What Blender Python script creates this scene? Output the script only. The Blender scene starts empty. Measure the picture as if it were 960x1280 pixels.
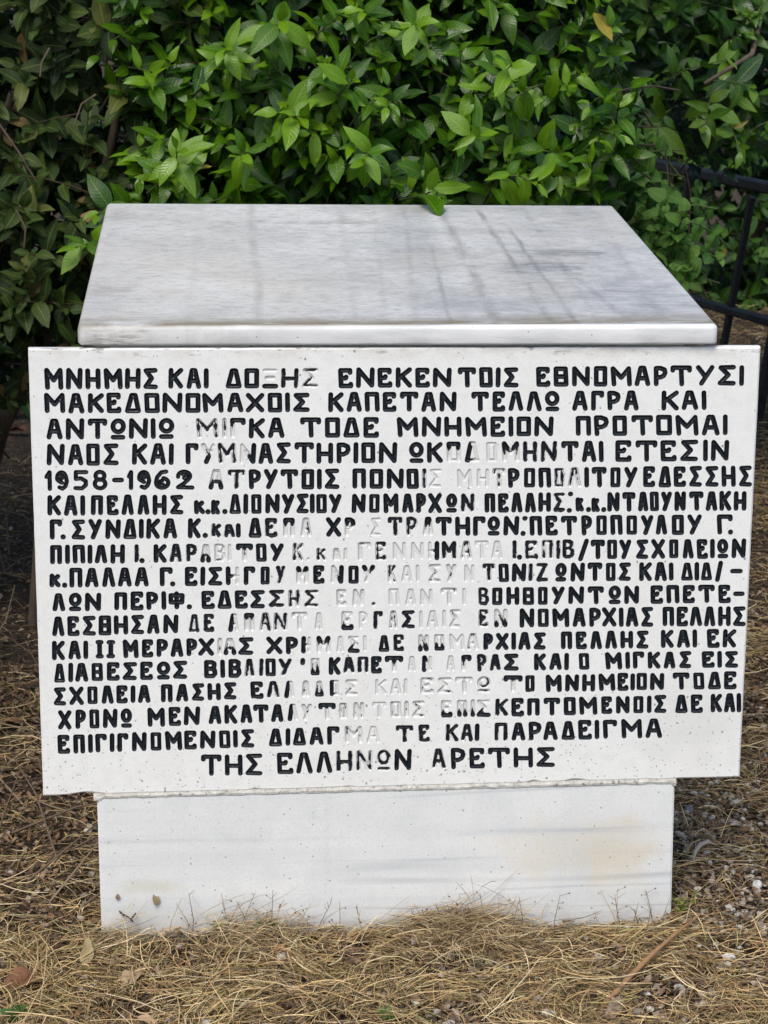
import bpy, bmesh, math, random
import numpy as np
from mathutils import Vector, Matrix, noise as mnoise
from mathutils.geometry import delaunay_2d_cdt
random.seed(7); rng = np.random.default_rng(11)
S = bpy.context.scene
COL = S.collection
R = math.radians

# ------------------------------------------------------------------ camera
F_PX, PITCH, YAW, ROLL = 2772.0, 0.261, -0.075, -0.009      # focal length in pixels of a 960 px wide frame
PLAQUE_TOP = 0.872                                          # height of the plaque's top edge above the ground
CAM = np.array([0.26, -2.96, 0.56 + PLAQUE_TOP])
def cam_rows():
    cp, sp, cy, sy, cr, sr = math.cos(PITCH), math.sin(PITCH), math.cos(YAW), math.sin(YAW), math.cos(ROLL), math.sin(ROLL)
    R0 = np.array([[1, 0, 0], [0, 0, -1], [0, 1, 0]], float)
    Rz = np.array([[cy, sy, 0], [-sy, cy, 0], [0, 0, 1]])
    Rx = np.array([[1, 0, 0], [0, cp, -sp], [0, sp, cp]])
    Rr = np.array([[cr, sr, 0], [-sr, cr, 0], [0, 0, 1]])
    return Rr @ Rx @ R0 @ Rz
ROWS = cam_rows()
cd = bpy.data.cameras.new('camera'); cam = bpy.data.objects.new('camera', cd); COL.objects.link(cam)
M = Matrix([[ROWS[0][i], -ROWS[1][i], -ROWS[2][i], CAM[i]] for i in range(3)] + [[0, 0, 0, 1]])
cam.matrix_world = M
cd.sensor_fit = 'HORIZONTAL'; cd.sensor_width = 36; cd.lens = F_PX / 960 * 36
cd.dof.use_dof = True; cd.dof.focus_distance = 3.05; cd.dof.aperture_fstop = 26
cd.clip_start = .05; cd.clip_end = 500
S.camera = cam
def ray(px, py):
    v = np.array([(px - 480) / F_PX, (py - 640) / F_PX, 1.0])
    return ROWS.T @ v
def hit(px, py, p0, n):
    d = ray(px, py); p0 = np.array(p0, float); n = np.array(n, float)
    return CAM + d * (np.dot(p0 - CAM, n) / np.dot(d, n))
def on_y(px, py, y=0.0): return hit(px, py, (0, y, 0), (0, 1, 0))
def on_z(px, py, z=0.0): return hit(px, py, (0, 0, z), (0, 0, 1))
def project(P):
    v = (np.asarray(P) - CAM) @ ROWS.T
    return np.stack([480 + F_PX * v[..., 0] / v[..., 2], 640 + F_PX * v[..., 1] / v[..., 2], v[..., 2]], -1)

# ------------------------------------------------------------------ world, sun, exposure
SUN_EL, SUN_AZ = R(52), R(200)        # azimuth measured clockwise from +Y: the light comes from behind the camera, a little left
W = bpy.data.worlds.new('World'); S.world = W; W.use_nodes = True
wn = W.node_tree.nodes; wl = W.node_tree.links
sky = wn.new('ShaderNodeTexSky'); sky.sky_type = 'NISHITA'; sky.sun_disc = False
sky.sun_elevation = SUN_EL; sky.sun_rotation = SUN_AZ; sky.dust_density = 1.6; sky.air_density = 1.0; sky.ozone_density = 0.6
bg = wn['Background']; bg.inputs['Strength'].default_value = 0.115
wl.new(sky.outputs[0], bg.inputs[0])
sd = bpy.data.lights.new('sun', 'SUN'); sd.energy = 1.75; sd.angle = R(28); sd.color = (1, .94, .84)
so = bpy.data.objects.new('sun', sd); COL.objects.link(so)
sdir = Vector((math.sin(SUN_AZ) * math.cos(SUN_EL), math.cos(SUN_AZ) * math.cos(SUN_EL), math.sin(SUN_EL)))
so.rotation_euler = sdir.to_track_quat('Z', 'Y').to_euler(); so.location = sdir * 20
S.view_settings.view_transform = 'Standard'; S.view_settings.look = 'None'; S.view_settings.exposure = 0.68
S.view_settings.gamma = 1.0; S.view_settings.use_curve_mapping = False

# ------------------------------------------------------------------ node helper
class NT:
    def __init__(s, name):
        s.m = bpy.data.materials.new(name); s.m.use_nodes = True
        s.t = s.m.node_tree; s.n = s.t.nodes; s.l = s.t.links
        s.b = s.n['Principled BSDF']; s.out = s.n['Material Output']
        s.tc = s.n.new('ShaderNodeTexCoord').outputs['Object']
    def _in(s, sock, v):
        if v is None: return
        if isinstance(v, bpy.types.NodeSocket): s.l.new(v, sock)
        elif sock.type == 'RGBA' and not isinstance(v, (int, float)): sock.default_value = tuple(v) + (1,) * (4 - len(v))
        else: sock.default_value = v
    def math(s, op, a, b=None, c=None, clamp=False):
        n = s.n.new('ShaderNodeMath'); n.operation = op; n.use_clamp = clamp
        for i, v in enumerate((a, b, c)): s._in(n.inputs[i], v)
        return n.outputs[0]
    def map(s, v, a, b, c=0.0, d=1.0, smooth=False):
        n = s.n.new('ShaderNodeMapRange'); n.interpolation_type = 'SMOOTHSTEP' if smooth else 'LINEAR'
        for i, x in enumerate((v, a, b, c, d)): s._in(n.inputs[i], x)
        return n.outputs[0]
    def xf(s, scale=(1, 1, 1), rot=(0, 0, 0), loc=(0, 0, 0), vec=None):
        n = s.n.new('ShaderNodeMapping'); s.l.new(vec or s.tc, n.inputs[0])
        n.inputs['Location'].default_value = loc; n.inputs['Rotation'].default_value = rot; n.inputs['Scale'].default_value = scale
        return n.outputs[0]
    def noise(s, scale, detail=4, rough=.55, vec=None, dist=0.0):
        n = s.n.new('ShaderNodeTexNoise'); s.l.new(vec or s.tc, n.inputs['Vector'])
        n.inputs['Scale'].default_value = scale; n.inputs['Detail'].default_value = detail
        n.inputs['Roughness'].default_value = rough; n.inputs['Distortion'].default_value = dist
        return n.outputs['Fac']
    def voro(s, scale, vec=None, feature='F1', out='Distance', rnd=1.0):
        n = s.n.new('ShaderNodeTexVoronoi'); n.feature = feature; s.l.new(vec or s.tc, n.inputs['Vector'])
        n.inputs['Scale'].default_value = scale; n.inputs['Randomness'].default_value = rnd
        return n.outputs[out]
    def mix(s, f, a, b, kind='MIX'):
        n = s.n.new('ShaderNodeMix'); n.data_type = 'RGBA'; n.blend_type = kind
        s._in(n.inputs['Factor'], f); s._in(n.inputs['A'], a) if False else None
        s._in(n.inputs[0], f); s._in(n.inputs[6], a); s._in(n.inputs[7], b)
        return n.outputs[2]
    def ramp(s, v, stops):
        n = s.n.new('ShaderNodeValToRGB'); s.l.new(v, n.inputs[0]); r = n.color_ramp
        while len(r.elements) < len(stops): r.elements.new(.5)
        for e, (p, c) in zip(r.elements, stops): e.position = p; e.color = tuple(c) + (1,) * (4 - len(c))
        return n.outputs[0]
    def attr(s, name, out='Fac'):
        n = s.n.new('ShaderNodeAttribute'); n.attribute_name = name; return n.outputs[out]
    def blob(s, c, r, noise_amt=.35, nscale=14.0):
        """soft ragged patch (0..1) centred at c with radii r, in object coordinates"""
        v = s.n.new('ShaderNodeVectorMath'); v.operation = 'SUBTRACT'; s.l.new(s.tc, v.inputs[0]); v.inputs[1].default_value = c
        k = s.n.new('ShaderNodeVectorMath'); k.operation = 'DIVIDE'; s.l.new(v.outputs[0], k.inputs[0]); k.inputs[1].default_value = r
        L = s.n.new('ShaderNodeVectorMath'); L.operation = 'LENGTH'; s.l.new(k.outputs[0], L.inputs[0])
        n = s.math('ADD', L.outputs['Value'], s.math('MULTIPLY', s.math('SUBTRACT', s.noise(nscale, 4), .5), noise_amt * 4))
        return s.map(n, 0.25, 1.1, 1.0, 0.0, True)
    def bump(s, h, strength=.3, dist=.002, normal=None):
        n = s.n.new('ShaderNodeBump'); n.inputs['Strength'].default_value = strength; n.inputs['Distance'].default_value = dist
        s.l.new(h, n.inputs['Height'])
        if normal: s.l.new(normal, n.inputs['Normal'])
        s.l.new(n.outputs[0], s.b.inputs['Normal']); return n.outputs[0]
    def done(s, col=None, rough=None, spec=None):
        s._in(s.b.inputs['Base Color'], col)
        if rough is not None: s._in(s.b.inputs['Roughness'], rough)
        if spec is not None: s._in(s.b.inputs['Specular IOR Level'], spec)
        return s.m

# ------------------------------------------------------------------ object helpers
def link(name, mesh, parent=None, mats=()):
    o = bpy.data.objects.new(name, mesh); COL.objects.link(o)
    for m in mats: mesh.materials.append(m)
    if parent: o.parent = parent
    return o
def pyd(name, v, f, parent=None, mats=(), smooth=False):
    me = bpy.data.meshes.new(name); me.from_pydata([tuple(map(float, p)) for p in v], [], f); me.update()
    if smooth: me.polygons.foreach_set('use_smooth', [True] * len(me.polygons))
    return link(name, me, parent, mats)
def npmesh(name, V, F, tint=None, uv=None, smooth=True):
    """V (n,3), F (m,k) arrays"""
    me = bpy.data.meshes.new(name); V = np.asarray(V, np.float32); F = np.asarray(F, np.int32); k = F.shape[1]
    me.vertices.add(len(V)); me.vertices.foreach_set('co', V.ravel())
    me.loops.add(F.size); me.loops.foreach_set('vertex_index', F.ravel())
    me.polygons.add(len(F)); me.polygons.foreach_set('loop_start', np.arange(0, F.size, k, dtype=np.int32))
    me.polygons.foreach_set('loop_total', np.full(len(F), k, np.int32))
    me.polygons.foreach_set('use_smooth', np.full(len(F), smooth))
    if tint is not None:
        a = me.color_attributes.new('tint', 'FLOAT_COLOR', 'POINT')
        c = np.ones((len(V), 4), np.float32); c[:, :3] = tint; a.data.foreach_set('color', c.ravel())
    if uv is not None:
        u = me.attributes.new('leafuv', 'FLOAT_VECTOR', 'POINT')
        c = np.zeros((len(V), 3), np.float32); c[:, :2] = uv; u.data.foreach_set('vector', c.ravel())
    me.update(calc_edges=True); me.validate()
    return me
def props(o, label=None, cat=None, group=None, kind=None):
    if label: o['label'] = label
    if cat: o['category'] = cat
    if group: o['group'] = group
    if kind: o['kind'] = kind
    return o
def empty(name, loc, label, cat, group=None):
    o = bpy.data.objects.new(name, None); COL.objects.link(o); o.location = loc; o.empty_display_size = .1
    return props(o, label, cat, group)
def tube_arrays(P, r, k=6):
    """tube round polyline P (n,3) with radii r -> V, F(quads)"""
    P = np.asarray(P, float); n = len(P); r = np.broadcast_to(np.asarray(r, float), (n,))
    T = np.gradient(P, axis=0); T /= np.linalg.norm(T, axis=1)[:, None] + 1e-12
    up = np.array([0, 0, 1.0]) if abs(T[0][2]) < .9 else np.array([1.0, 0, 0])
    V = []
    A = np.cross(T, up); A /= np.linalg.norm(A, axis=1)[:, None] + 1e-9; B = np.cross(T, A)
    for j in range(k):
        a = 2 * math.pi * j / k
        V.append(P + (A * math.cos(a) + B * math.sin(a)) * r[:, None])
    V = np.stack(V, 1).reshape(-1, 3)
    F = [(i * k + j, i * k + (j + 1) % k, (i + 1) * k + (j + 1) % k, (i + 1) * k + j) for i in range(n - 1) for j in range(k)]
    return V, np.array(F)
class Acc:
    def __init__(s): s.V = []; s.F = []; s.T = []; s.U = []; s.n = 0
    def add(s, V, F, tint=(.2, .2, .2), uv=None):
        V = np.asarray(V); s.V.append(V); s.F.append(np.asarray(F) + s.n); s.n += len(V)
        s.T.append(np.broadcast_to(np.asarray(tint, float), (len(V), 3))); s.U.append(uv if uv is not None else np.zeros((len(V), 2)))
    def mesh(s, name, smooth=True):
        return npmesh(name, np.concatenate(s.V), np.concatenate(s.F), np.concatenate(s.T), np.concatenate(s.U), smooth)

# ------------------------------------------------------------------ materials
def mat_painted():
    t = NT('white_painted_stone')
    base = t.mix(t.noise(3.2, 5), (.735, .735, .72), (.80, .80, .785))
    base = t.mix(t.math('MULTIPLY', t.map(t.noise(60, 3), .45, .75), .35), base, (.60, .60, .58))
    base = t.mix(t.math('MULTIPLY', t.map(t.noise(330, 3, .7), .52, .75), .55), base, (.52, .52, .50))
    base = t.mix(t.math('MULTIPLY', t.map(t.noise(5, 5, .6, t.xf((1, 1, .45), (0, 0, 0), (4, 0, 1))), .5, .75), .3), base, (.63, .61, .56))
    # fine dark specks, denser towards the bottom edge
    z = t.n.new('ShaderNodeSeparateXYZ'); t.l.new(t.tc, z.inputs[0])
    v = t.voro(150, t.xf((1, 1, .8)))
    vc = t.n.new('ShaderNodeTexVoronoi'); t.l.new(t.xf((1, 1, .8)), vc.inputs[0]); vc.inputs['Scale'].default_value = 150
    sp = t.n.new('ShaderNodeSeparateColor'); t.l.new(vc.outputs['Color'], sp.inputs[0])
    lim = t.map(z.outputs[2], .42, .24, .035, .30)
    on = t.math('LESS_THAN', sp.outputs[0], lim)
    vw = t.math('ADD', vc.outputs['Distance'], t.math('MULTIPLY', t.math('SUBTRACT', t.noise(500, 2), .5), .35))
    dots = t.math('MULTIPLY', on, t.math('LESS_THAN', vw, t.math('MULTIPLY', sp.outputs[1], .24)))
    v2 = t.n.new('ShaderNodeTexVoronoi'); t.l.new(t.xf((.9, 1, 1), (0, 0, 0), (.3, 0, .2)), v2.inputs[0]); v2.inputs['Scale'].default_value = 330
    s2 = t.n.new('ShaderNodeSeparateColor'); t.l.new(v2.outputs['Color'], s2.inputs[0])
    d2 = t.math('MULTIPLY', t.math('LESS_THAN', s2.outputs[0], t.map(z.outputs[2], .42, .24, .02, .22)), t.math('LESS_THAN', v2.outputs['Distance'], t.math('MULTIPLY', s2.outputs[1], .4)))
    dots = t.math('MAXIMUM', dots, t.math('MULTIPLY', d2, .7))
    base = t.mix(t.math('MULTIPLY', dots, .7), base, (.16, .14, .11))
    # faint scuffs and dirt just under the cap
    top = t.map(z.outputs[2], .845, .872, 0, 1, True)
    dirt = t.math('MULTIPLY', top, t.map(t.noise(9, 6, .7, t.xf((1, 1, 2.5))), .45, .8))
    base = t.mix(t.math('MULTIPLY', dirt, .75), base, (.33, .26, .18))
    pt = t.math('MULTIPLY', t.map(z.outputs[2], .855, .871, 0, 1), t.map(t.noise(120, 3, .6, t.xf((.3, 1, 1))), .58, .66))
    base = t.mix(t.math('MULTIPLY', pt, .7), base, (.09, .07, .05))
    g = t.blob((.92, 0, .33), (.10, .2, .09), .5, 30)
    base = t.mix(t.math('MULTIPLY', g, .18), base, (.40, .41, .38))
    t.bump(t.math('ADD', t.noise(90, 4), t.math('MULTIPLY', dots, -.5)), .25, .0012)
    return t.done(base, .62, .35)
def mat_letter():
    t = NT('black_paint_worn')
    wear = t.attr('wear'); edge = t.attr('edge')
    n = t.noise(95, 3, .55); n2 = t.noise(420, 3, .6)
    f = t.math('ADD', t.math('MULTIPLY', n, .88), t.math('MULTIPLY', n2, .12))
    f = t.map(f, .30, .70, 0, 1)
    T = t.math('ADD', t.map(wear, .12, .92, -.28, 1.12), t.math('ADD', t.map(wear, 0, .1, -1.2, 0), t.map(wear, 1.0, 1.15, 0, 2)))
    core = t.math('ADD', t.math('SUBTRACT', 1.0, edge), t.math('MULTIPLY', t.math('SUBTRACT', f, .5), t.map(wear, .3, .7, .55, 1.3)))
    paint = t.map(t.math('SUBTRACT', core, T), -.05, .05, 0, 1)
    white = t.mix(t.noise(12, 4), (.56, .56, .55), (.68, .68, .67))  # bare groove white darker than the face, painting shade into the cut
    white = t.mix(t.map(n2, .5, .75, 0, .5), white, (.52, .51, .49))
    black = t.mix(t.map(t.noise(260, 4), .35, .75), (.004, .006, .009), (.018, .022, .028))
    rg = t.map(paint, 0, 1, .6, .32)
    t.bump(t.math('ADD', t.noise(300, 3), t.math('MULTIPLY', paint, .6)), .35, .0008)
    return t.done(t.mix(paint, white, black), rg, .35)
CAP_N = (0, -math.sin(R(4)), math.cos(R(4)))
def cap_xy(px, py): return hit(px, py, (0, -.009, PLAQUE_TOP + .029), CAP_N)[:2]
CAP_STREAKS = [(552, 264, 622, 405, .018, .8), (600, 266, 692, 405, .011, 1.0), (640, 290, 722, 405, .009, .95), (540, 310, 562, 402, .008, .5), (700, 330, 790, 405, .014, .65),
               (655, 262, 700, 330, .010, .35), (425, 262, 445, 400, .012, .18), (468, 262, 480, 400, .010, .22), (505, 262, 520, 400, .012, .3), (740, 262, 830, 400, .02, .35), (250, 262, 235, 402, .015, .18)]
def mat_cap():
    t = NT('weathered_marble_top')
    s = t.n.new('ShaderNodeSeparateXYZ'); t.l.new(t.tc, s.inputs[0]); X, Y, Z = s.outputs
    b = t.mix(t.map(t.noise(3.5, 6, .6), .3, .7), (.53, .53, .52), (.66, .66, .645))
    # long grey veins running from front to back, slightly skewed
    side = t.map(X, .38, .58, .15, 1, True)
    soft = t.math('MULTIPLY', t.map(t.noise(1.0, 2, .5, t.xf((9, .5, 1), (0, 0, R(-8)), (3.1, 0, 0))), .50, .74, 0, 1, True), side)
    grain = t.map(t.noise(1.0, 6, .75, t.xf((60, 95, 1))), .3, .7, .35, 1)
    b = t.mix(t.math('MULTIPLY', t.math('MULTIPLY', soft, grain), .55), b, (.30, .31, .33))
    for (u0, v0, u1, v1, wd, am) in CAP_STREAKS:
        p, q = cap_xy(u0, v0), cap_xy(u1, v1); m = (q[0] - p[0]) / (q[1] - p[1])
        dx = t.math('SUBTRACT', t.math('SUBTRACT', X, p[0]), t.math('MULTIPLY', t.math('SUBTRACT', Y, p[1]), m))
        dx = t.math('ADD', dx, t.math('MULTIPLY', t.math('SUBTRACT', t.noise(16, 6, .7), .5), .014)); wd = wd * .8
        ln = t.map(t.math('ABSOLUTE', dx), 0, wd, 1, 0, True)
        ln = t.math('MULTIPLY', ln, t.math('MULTIPLY', t.map(Y, p[1] + .05, p[1] - .02, 0, 1), t.map(t.noise(1.0, 5, .7, t.xf((30, 7, 1), (0, 0, 0), (u0, 0, 0))), .36, .6)))
        b = t.mix(t.math('MULTIPLY', ln, am), b, (.20, .20, .195))
    # right part greyer
    b = t.mix(t.math('MULTIPLY', t.map(X, .45, .9, 0, 1), .28), b, (.31, .32, .345))
    cl = t.noise(1.0, 8, .75, t.xf((7, 12, 1), (0, 0, 0), (1, 6, 0)))
    b = t.mix(t.math('MULTIPLY', t.map(cl, .47, .62, 0, 1), t.map(X, .1, .6, .18, .42)), b, (.27, .275, .29))
    b = t.mix(t.map(t.noise(1.0, 8, .8, t.xf((22, 30, 1), (0, 0, 0), (1, 16, 0))), .35, .50, .25, 0), b, (.78, .78, .77))
    # thin saw grain across
    gr = t.noise(1.0, 7, .8, t.xf((38, 100, 1)))
    b = t.mix(t.map(gr, .49, .62, 0, .5), b, (.23, .23, .22))
    b = t.mix(t.map(t.noise(1.0, 5, .8, t.xf((140, 170, 60))), .56, .68, 0, .55), b, (.20, .20, .19))
    g2 = t.noise(1.0, 6, .75, t.xf((9, 60, 1), (0, 0, 0), (5, 2, 0)))
    b = t.mix(t.math('MULTIPLY', t.map(g2, .60, .72, 0, .8), t.map(t.noise(4.5, 3), .46, .62)), b, (.16, .15, .14))
    b = t.mix(t.math('MULTIPLY', t.map(t.noise(5, 5, .65, t.xf((1, 1, 1), (0, 0, 0), (9, 1, 0))), .5, .72), .3), b, (.42, .385, .31))
    for c, r, a, colr in (((.735, .35, .94), (.09, .06, .3), .7, (.12, .12, .135)), ((.80, .45, .94), (.09, .04, .3), .8, (.15, .15, .17)),
                          ((.85, .17, .94), (.12, .16, .3), .75, (.25, .26, .29)), ((.43, .69, .94), (.14, .025, .3), .55, (.2, .19, .18)),
                          ((.10, .22, .94), (.05, .07, .3), .55, (.22, .2, .18)), ((.62, .12, .94), (.12, .1, .3), .45, (.27, .27, .29)),
                          ((.085, .74, .94), (.06, .05, .3), .4, (.25, .24, .22))):
        b = t.mix(t.math('MULTIPLY', t.math('MULTIPLY', t.blob(c, r, .45, 26), a), t.map(t.noise(1.0, 6, .75, t.xf((16, 70, 1))), .36, .62, .05, 1)), b, colr)
    # the stain across the middle and the dirt caught behind the front nosing
    seam = t.map(t.math('ABSOLUTE', t.math('SUBTRACT', X, t.math('ADD', .312, t.math('MULTIPLY', t.math('SUBTRACT', t.noise(7, 2), .5), .015)))), 0, .011, 1, 0, True)
    b = t.mix(t.math('MULTIPLY', seam, t.map(t.noise(14, 3), .3, .65, .05, .45)), b, (.24, .235, .22))
    fr = t.math('MULTIPLY', t.map(Y, .07, .0, 0, 1, True), t.map(Z, .893, .899, 0, 1))
    fr = t.math('MULTIPLY', fr, t.map(t.noise(1.0, 6, .65, t.xf((9, 34, 1))), .32, .55))
    b = t.mix(t.math('MULTIPLY', fr, .95), b, (.21, .175, .12))
    b = t.mix(t.math('MULTIPLY', t.blob((.2, .3, .94), (.3, .4, .5), .3, 5), .16), b, (.56, .50, .40))
    # nosing is lighter, with a dirty left end
    nose = t.math('MULTIPLY', t.map(Y, .004, -.003, 0, 1), 1.0)
    nc = t.mix(t.map(t.noise(1.0, 5, .6, t.xf((7, 1, 40), (0, R(-14), 0))), .45, .75), (.72, .72, .72), (.50, .51, .51))
    b = t.mix(nose, b, nc)
    dl = t.math('MULTIPLY', t.math('MULTIPLY', t.blob((.115, -.03, .882), (.075, .06, .03), .3, 30), t.map(t.noise(1.0, 5, .7, t.xf((30, 1, 200))), .42, .6)), .85)
    b = t.mix(dl, b, (.2, .175, .14))
    v = t.voro(60); b = t.mix(t.math('MULTIPLY', t.math('LESS_THAN', v, .055), .8), b, (.08, .07, .06))
    t.bump(t.math('ADD', t.noise(160, 4), t.math('MULTIPLY', gr, 1.2)), .22, .0015)
    return t.done(b, t.map(t.noise(7, 3), .3, .7, .42, .6), .4)
def mat_base():
    t = NT('pale_veined_marble')
    s = t.n.new('ShaderNodeSeparateXYZ'); t.l.new(t.tc, s.inputs[0]); X, Y, Z = s.outputs
    b = t.mix(t.map(t.noise(5, 6, .6), .3, .7), (.66, .67, .67), (.74, .745, .735))
    bands = t.noise(1.0, 4, .5, t.xf((.32, 1, 19), (0, R(.5), 0), (0, 0, 2.4)), 0)
    b = t.mix(t.map(bands, .46, .74, 0, .42, True), b, (.42, .45, .49))
    thin = t.map(t.math('ABSOLUTE', t.math('SUBTRACT', t.noise(1.0, 3, .5, t.xf((.25, 1, 9), (0, R(.5), 0), (2, 0, 5.2))), .5)), 0, .02, 1, 0, True)
    b = t.mix(t.math('MULTIPLY', t.math('MULTIPLY', thin, t.map(t.noise(1.6, 2), .46, .62)), .42), b, (.27, .29, .32))
    for c, r, a, colr in (((.76, 0, .13), (.15, .2, .055), .36, (.62, .54, .38)), ((.83, 0, .12), (.07, .2, .08), .3, (.58, .48, .31)),
                          ((.15, 0, .085), (.06, .2, .015), .5, (.55, .52, .40)), ((.13, 0, .03), (.12, .2, .03), .35, (.5, .48, .44))):
        b = t.mix(t.math('MULTIPLY', t.blob(c, r, .4, 22), a), b, colr)
    vc = t.n.new('ShaderNodeTexVoronoi'); t.l.new(t.tc, vc.inputs[0]); vc.inputs['Scale'].default_value = 120
    sp = t.n.new('ShaderNodeSeparateColor'); t.l.new(vc.outputs['Color'], sp.inputs[0])
    dots = t.math('MULTIPLY', t.math('LESS_THAN', sp.outputs[0], .13), t.math('LESS_THAN', t.math('ADD', vc.outputs['Distance'], t.math('MULTIPLY', t.math('SUBTRACT', t.noise(420, 2), .5), .3)), t.math('MULTIPLY', t.math('POWER', sp.outputs[1], 1.6), .28)))
    b = t.mix(t.math('MULTIPLY', dots, .75), b, (.15, .13, .10))
    b = t.mix(t.math('MULTIPLY', t.map(t.noise(300, 3, .7), .5, .75), .5), b, (.43, .45, .47))
    b = t.mix(t.math('MULTIPLY', t.map(t.noise(11, 5, .65), .48, .72), .35), b, (.50, .52, .53))
    for zz_, ww_, aa_, xx_ in ((.157, .010, .42, .25), (.118, .006, .38, .35), (.066, .0035, .6, .5), (.020, .008, .5, .3)):
        zl = t.math('ADD', Z, t.math('ADD', t.math('MULTIPLY', t.math('SUBTRACT', t.noise(3, 3), .5), .012), t.math('MULTIPLY', X, -.006)))
        ln = t.math('MULTIPLY', t.map(t.math('ABSOLUTE', t.math('SUBTRACT', zl, zz_)), 0, ww_, 1, 0, True), t.map(t.noise(1.0, 5, .65, t.xf((3.2, 1, 70), (0, 0, 0), (zz_ * 90, 0, 0))), .44, .66))
        b = t.mix(t.math('MULTIPLY', ln, aa_), b, (.34, .37, .42))
    low = t.math('MULTIPLY', t.map(Z, .055, 0, 0, 1), t.map(t.noise(30, 4), .3, .65))
    b = t.mix(t.math('MULTIPLY', low, .6), b, (.33, .29, .23))
    t.bump(t.noise(220, 4), .15, .001)
    return t.done(b, .48, .4)
def mat_mortar():
    t = NT('crumbly_mortar')
    b = t.mix(t.map(t.noise(60, 5, .7), .3, .7), (.34, .32, .28), (.60, .59, .55))
    b = t.mix(t.map(t.noise(150, 3, .7), .56, .68, 0, .85), b, (.12, .10, .08))
    t.bump(t.noise(200, 5), .8, .003)
    return t.done(b, .85, .2)
def mat_leaf(name, trans=.22, rough=.36, spec=.4):
    t = NT(name)
    tint = t.attr('tint', 'Color'); uvn = t.n.new('ShaderNodeAttribute'); uvn.attribute_name = 'leafuv'
    s = t.n.new('ShaderNodeSeparateXYZ'); t.l.new(uvn.outputs['Vector'], s.inputs[0]); U, V = s.outputs[0], s.outputs[1]
    au = t.math('ABSOLUTE', U)
    rib = t.map(au, .03, .10, 1, 0, True)
    vein = t.math('SINE', t.math('MULTIPLY', t.math('SUBTRACT', V, t.math('MULTIPLY', au, .16)), 62))
    vl = t.math('MULTIPLY', t.map(vein, .82, 1, 0, 1), t.map(au, .0, .9, 1, .2))
    col = t.mix(t.map(t.noise(22, 3), .3, .7, 0, .45), tint, t.mix(1.0, tint, (.55, .62, .6), 'MULTIPLY'))
    col = t.mix(t.math('ADD', t.math('MULTIPLY', rib, .45), t.math('MULTIPLY', vl, .12), clamp=True), col, t.mix(1.0, t.mix(.5, tint, (.25, .33, .08)), (1.2, 1.2, 1.0), 'MULTIPLY'))
    t.bump(t.math('ADD', t.math('ADD', t.math('MULTIPLY', vein, .25), t.math('MULTIPLY', rib, -.8)), t.noise(120, 2)), .35, .0012)
    t.done(col, t.map(t.noise(30, 2), .3, .7, rough - .06, rough + .12), spec)
    tr = t.n.new('ShaderNodeBsdfTranslucent'); t.l.new(t.mix(1.0, col, (1.3, 1.5, .5), 'MULTIPLY'), tr.inputs[0])
    mx = t.n.new('ShaderNodeMixShader'); mx.inputs[0].default_value = trans
    t.l.new(t.b.outputs[0], mx.inputs[1]); t.l.new(tr.outputs[0], mx.inputs[2]); t.l.new(mx.outputs[0], t.out.inputs[0])
    return t.m
def mat_tint(name, rough=.7, amt=.4, sc=60, spec=.25, bump=.4):
    t = NT(name); tint = t.attr('tint', 'Color')
    col = t.mix(t.map(t.noise(sc, 4), .3, .7, 0, amt), tint, t.mix(1.0, tint, (.45, .42, .38), 'MULTIPLY'))
    t.bump(t.noise(sc * 3, 3), bump, .001)
    return t.done(col, rough, spec)
def mat_soil():
    t = NT('dry_soil_litter')
    c = t.ramp(t.noise(34, 8, .7), [(.28, (.02, .015, .011)), (.5, (.055, .04, .028)), (.68, (.12, .09, .062)), (.85, (.22, .18, .14))])
    c = t.mix(t.map(t.voro(75), .05, .4, .5, 0), c, (.22, .17, .12))
    c = t.mix(t.map(t.noise(1.2, 4), .5, .7, 0, .5), c, (.07, .05, .035))
    t.bump(t.math('ADD', t.noise(50, 6, .7), t.voro(90)), .9, .012)
    return t.done(c, .95, .1)
def mat_iron():
    t = NT('black_painted_iron')
    c = t.mix(t.map(t.noise(40, 5), .5, .75), (.010, .012, .016), (.035, .036, .04))
    c = t.mix(t.map(t.noise(90, 4), .66, .74, 0, .6), c, (.12, .06, .03))
    t.bump(t.noise(120, 3), .3, .001)
    return t.done(c, .42, .5)
def mat_bark():
    t = NT('grey_brown_bark')
    c = t.mix(t.map(t.noise(30, 5, .6, t.xf((1, 1, .3))), .3, .7), (.05, .038, .028), (.14, .11, .08))
    t.bump(t.noise(80, 4), .6, .002)
    return t.done(c, .85, .2)
M_PLQ, M_LET, M_CAP, M_BASE, M_MORT = mat_painted(), mat_letter(), mat_cap(), mat_base(), mat_mortar()
M_LEAF, M_OLD, M_VINE = mat_leaf('laurel_leaf_green', .2, .33, .42), mat_leaf('dull_leaf_green', .12, .55, .22), mat_leaf('vine_leaf_green', .25, .55, .25)
M_STRAW, M_DEAD, M_PEB, M_STEM = mat_tint('dry_straw', .6, .35, 90), mat_tint('dead_leaf_brown', .75, .6, 70), mat_tint('limestone', .85, .5, 120, .2, .8), mat_tint('young_stem', .5, .4, 60)
M_SOIL, M_IRON, M_BARK = mat_soil(), mat_iron(), mat_bark()

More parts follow.
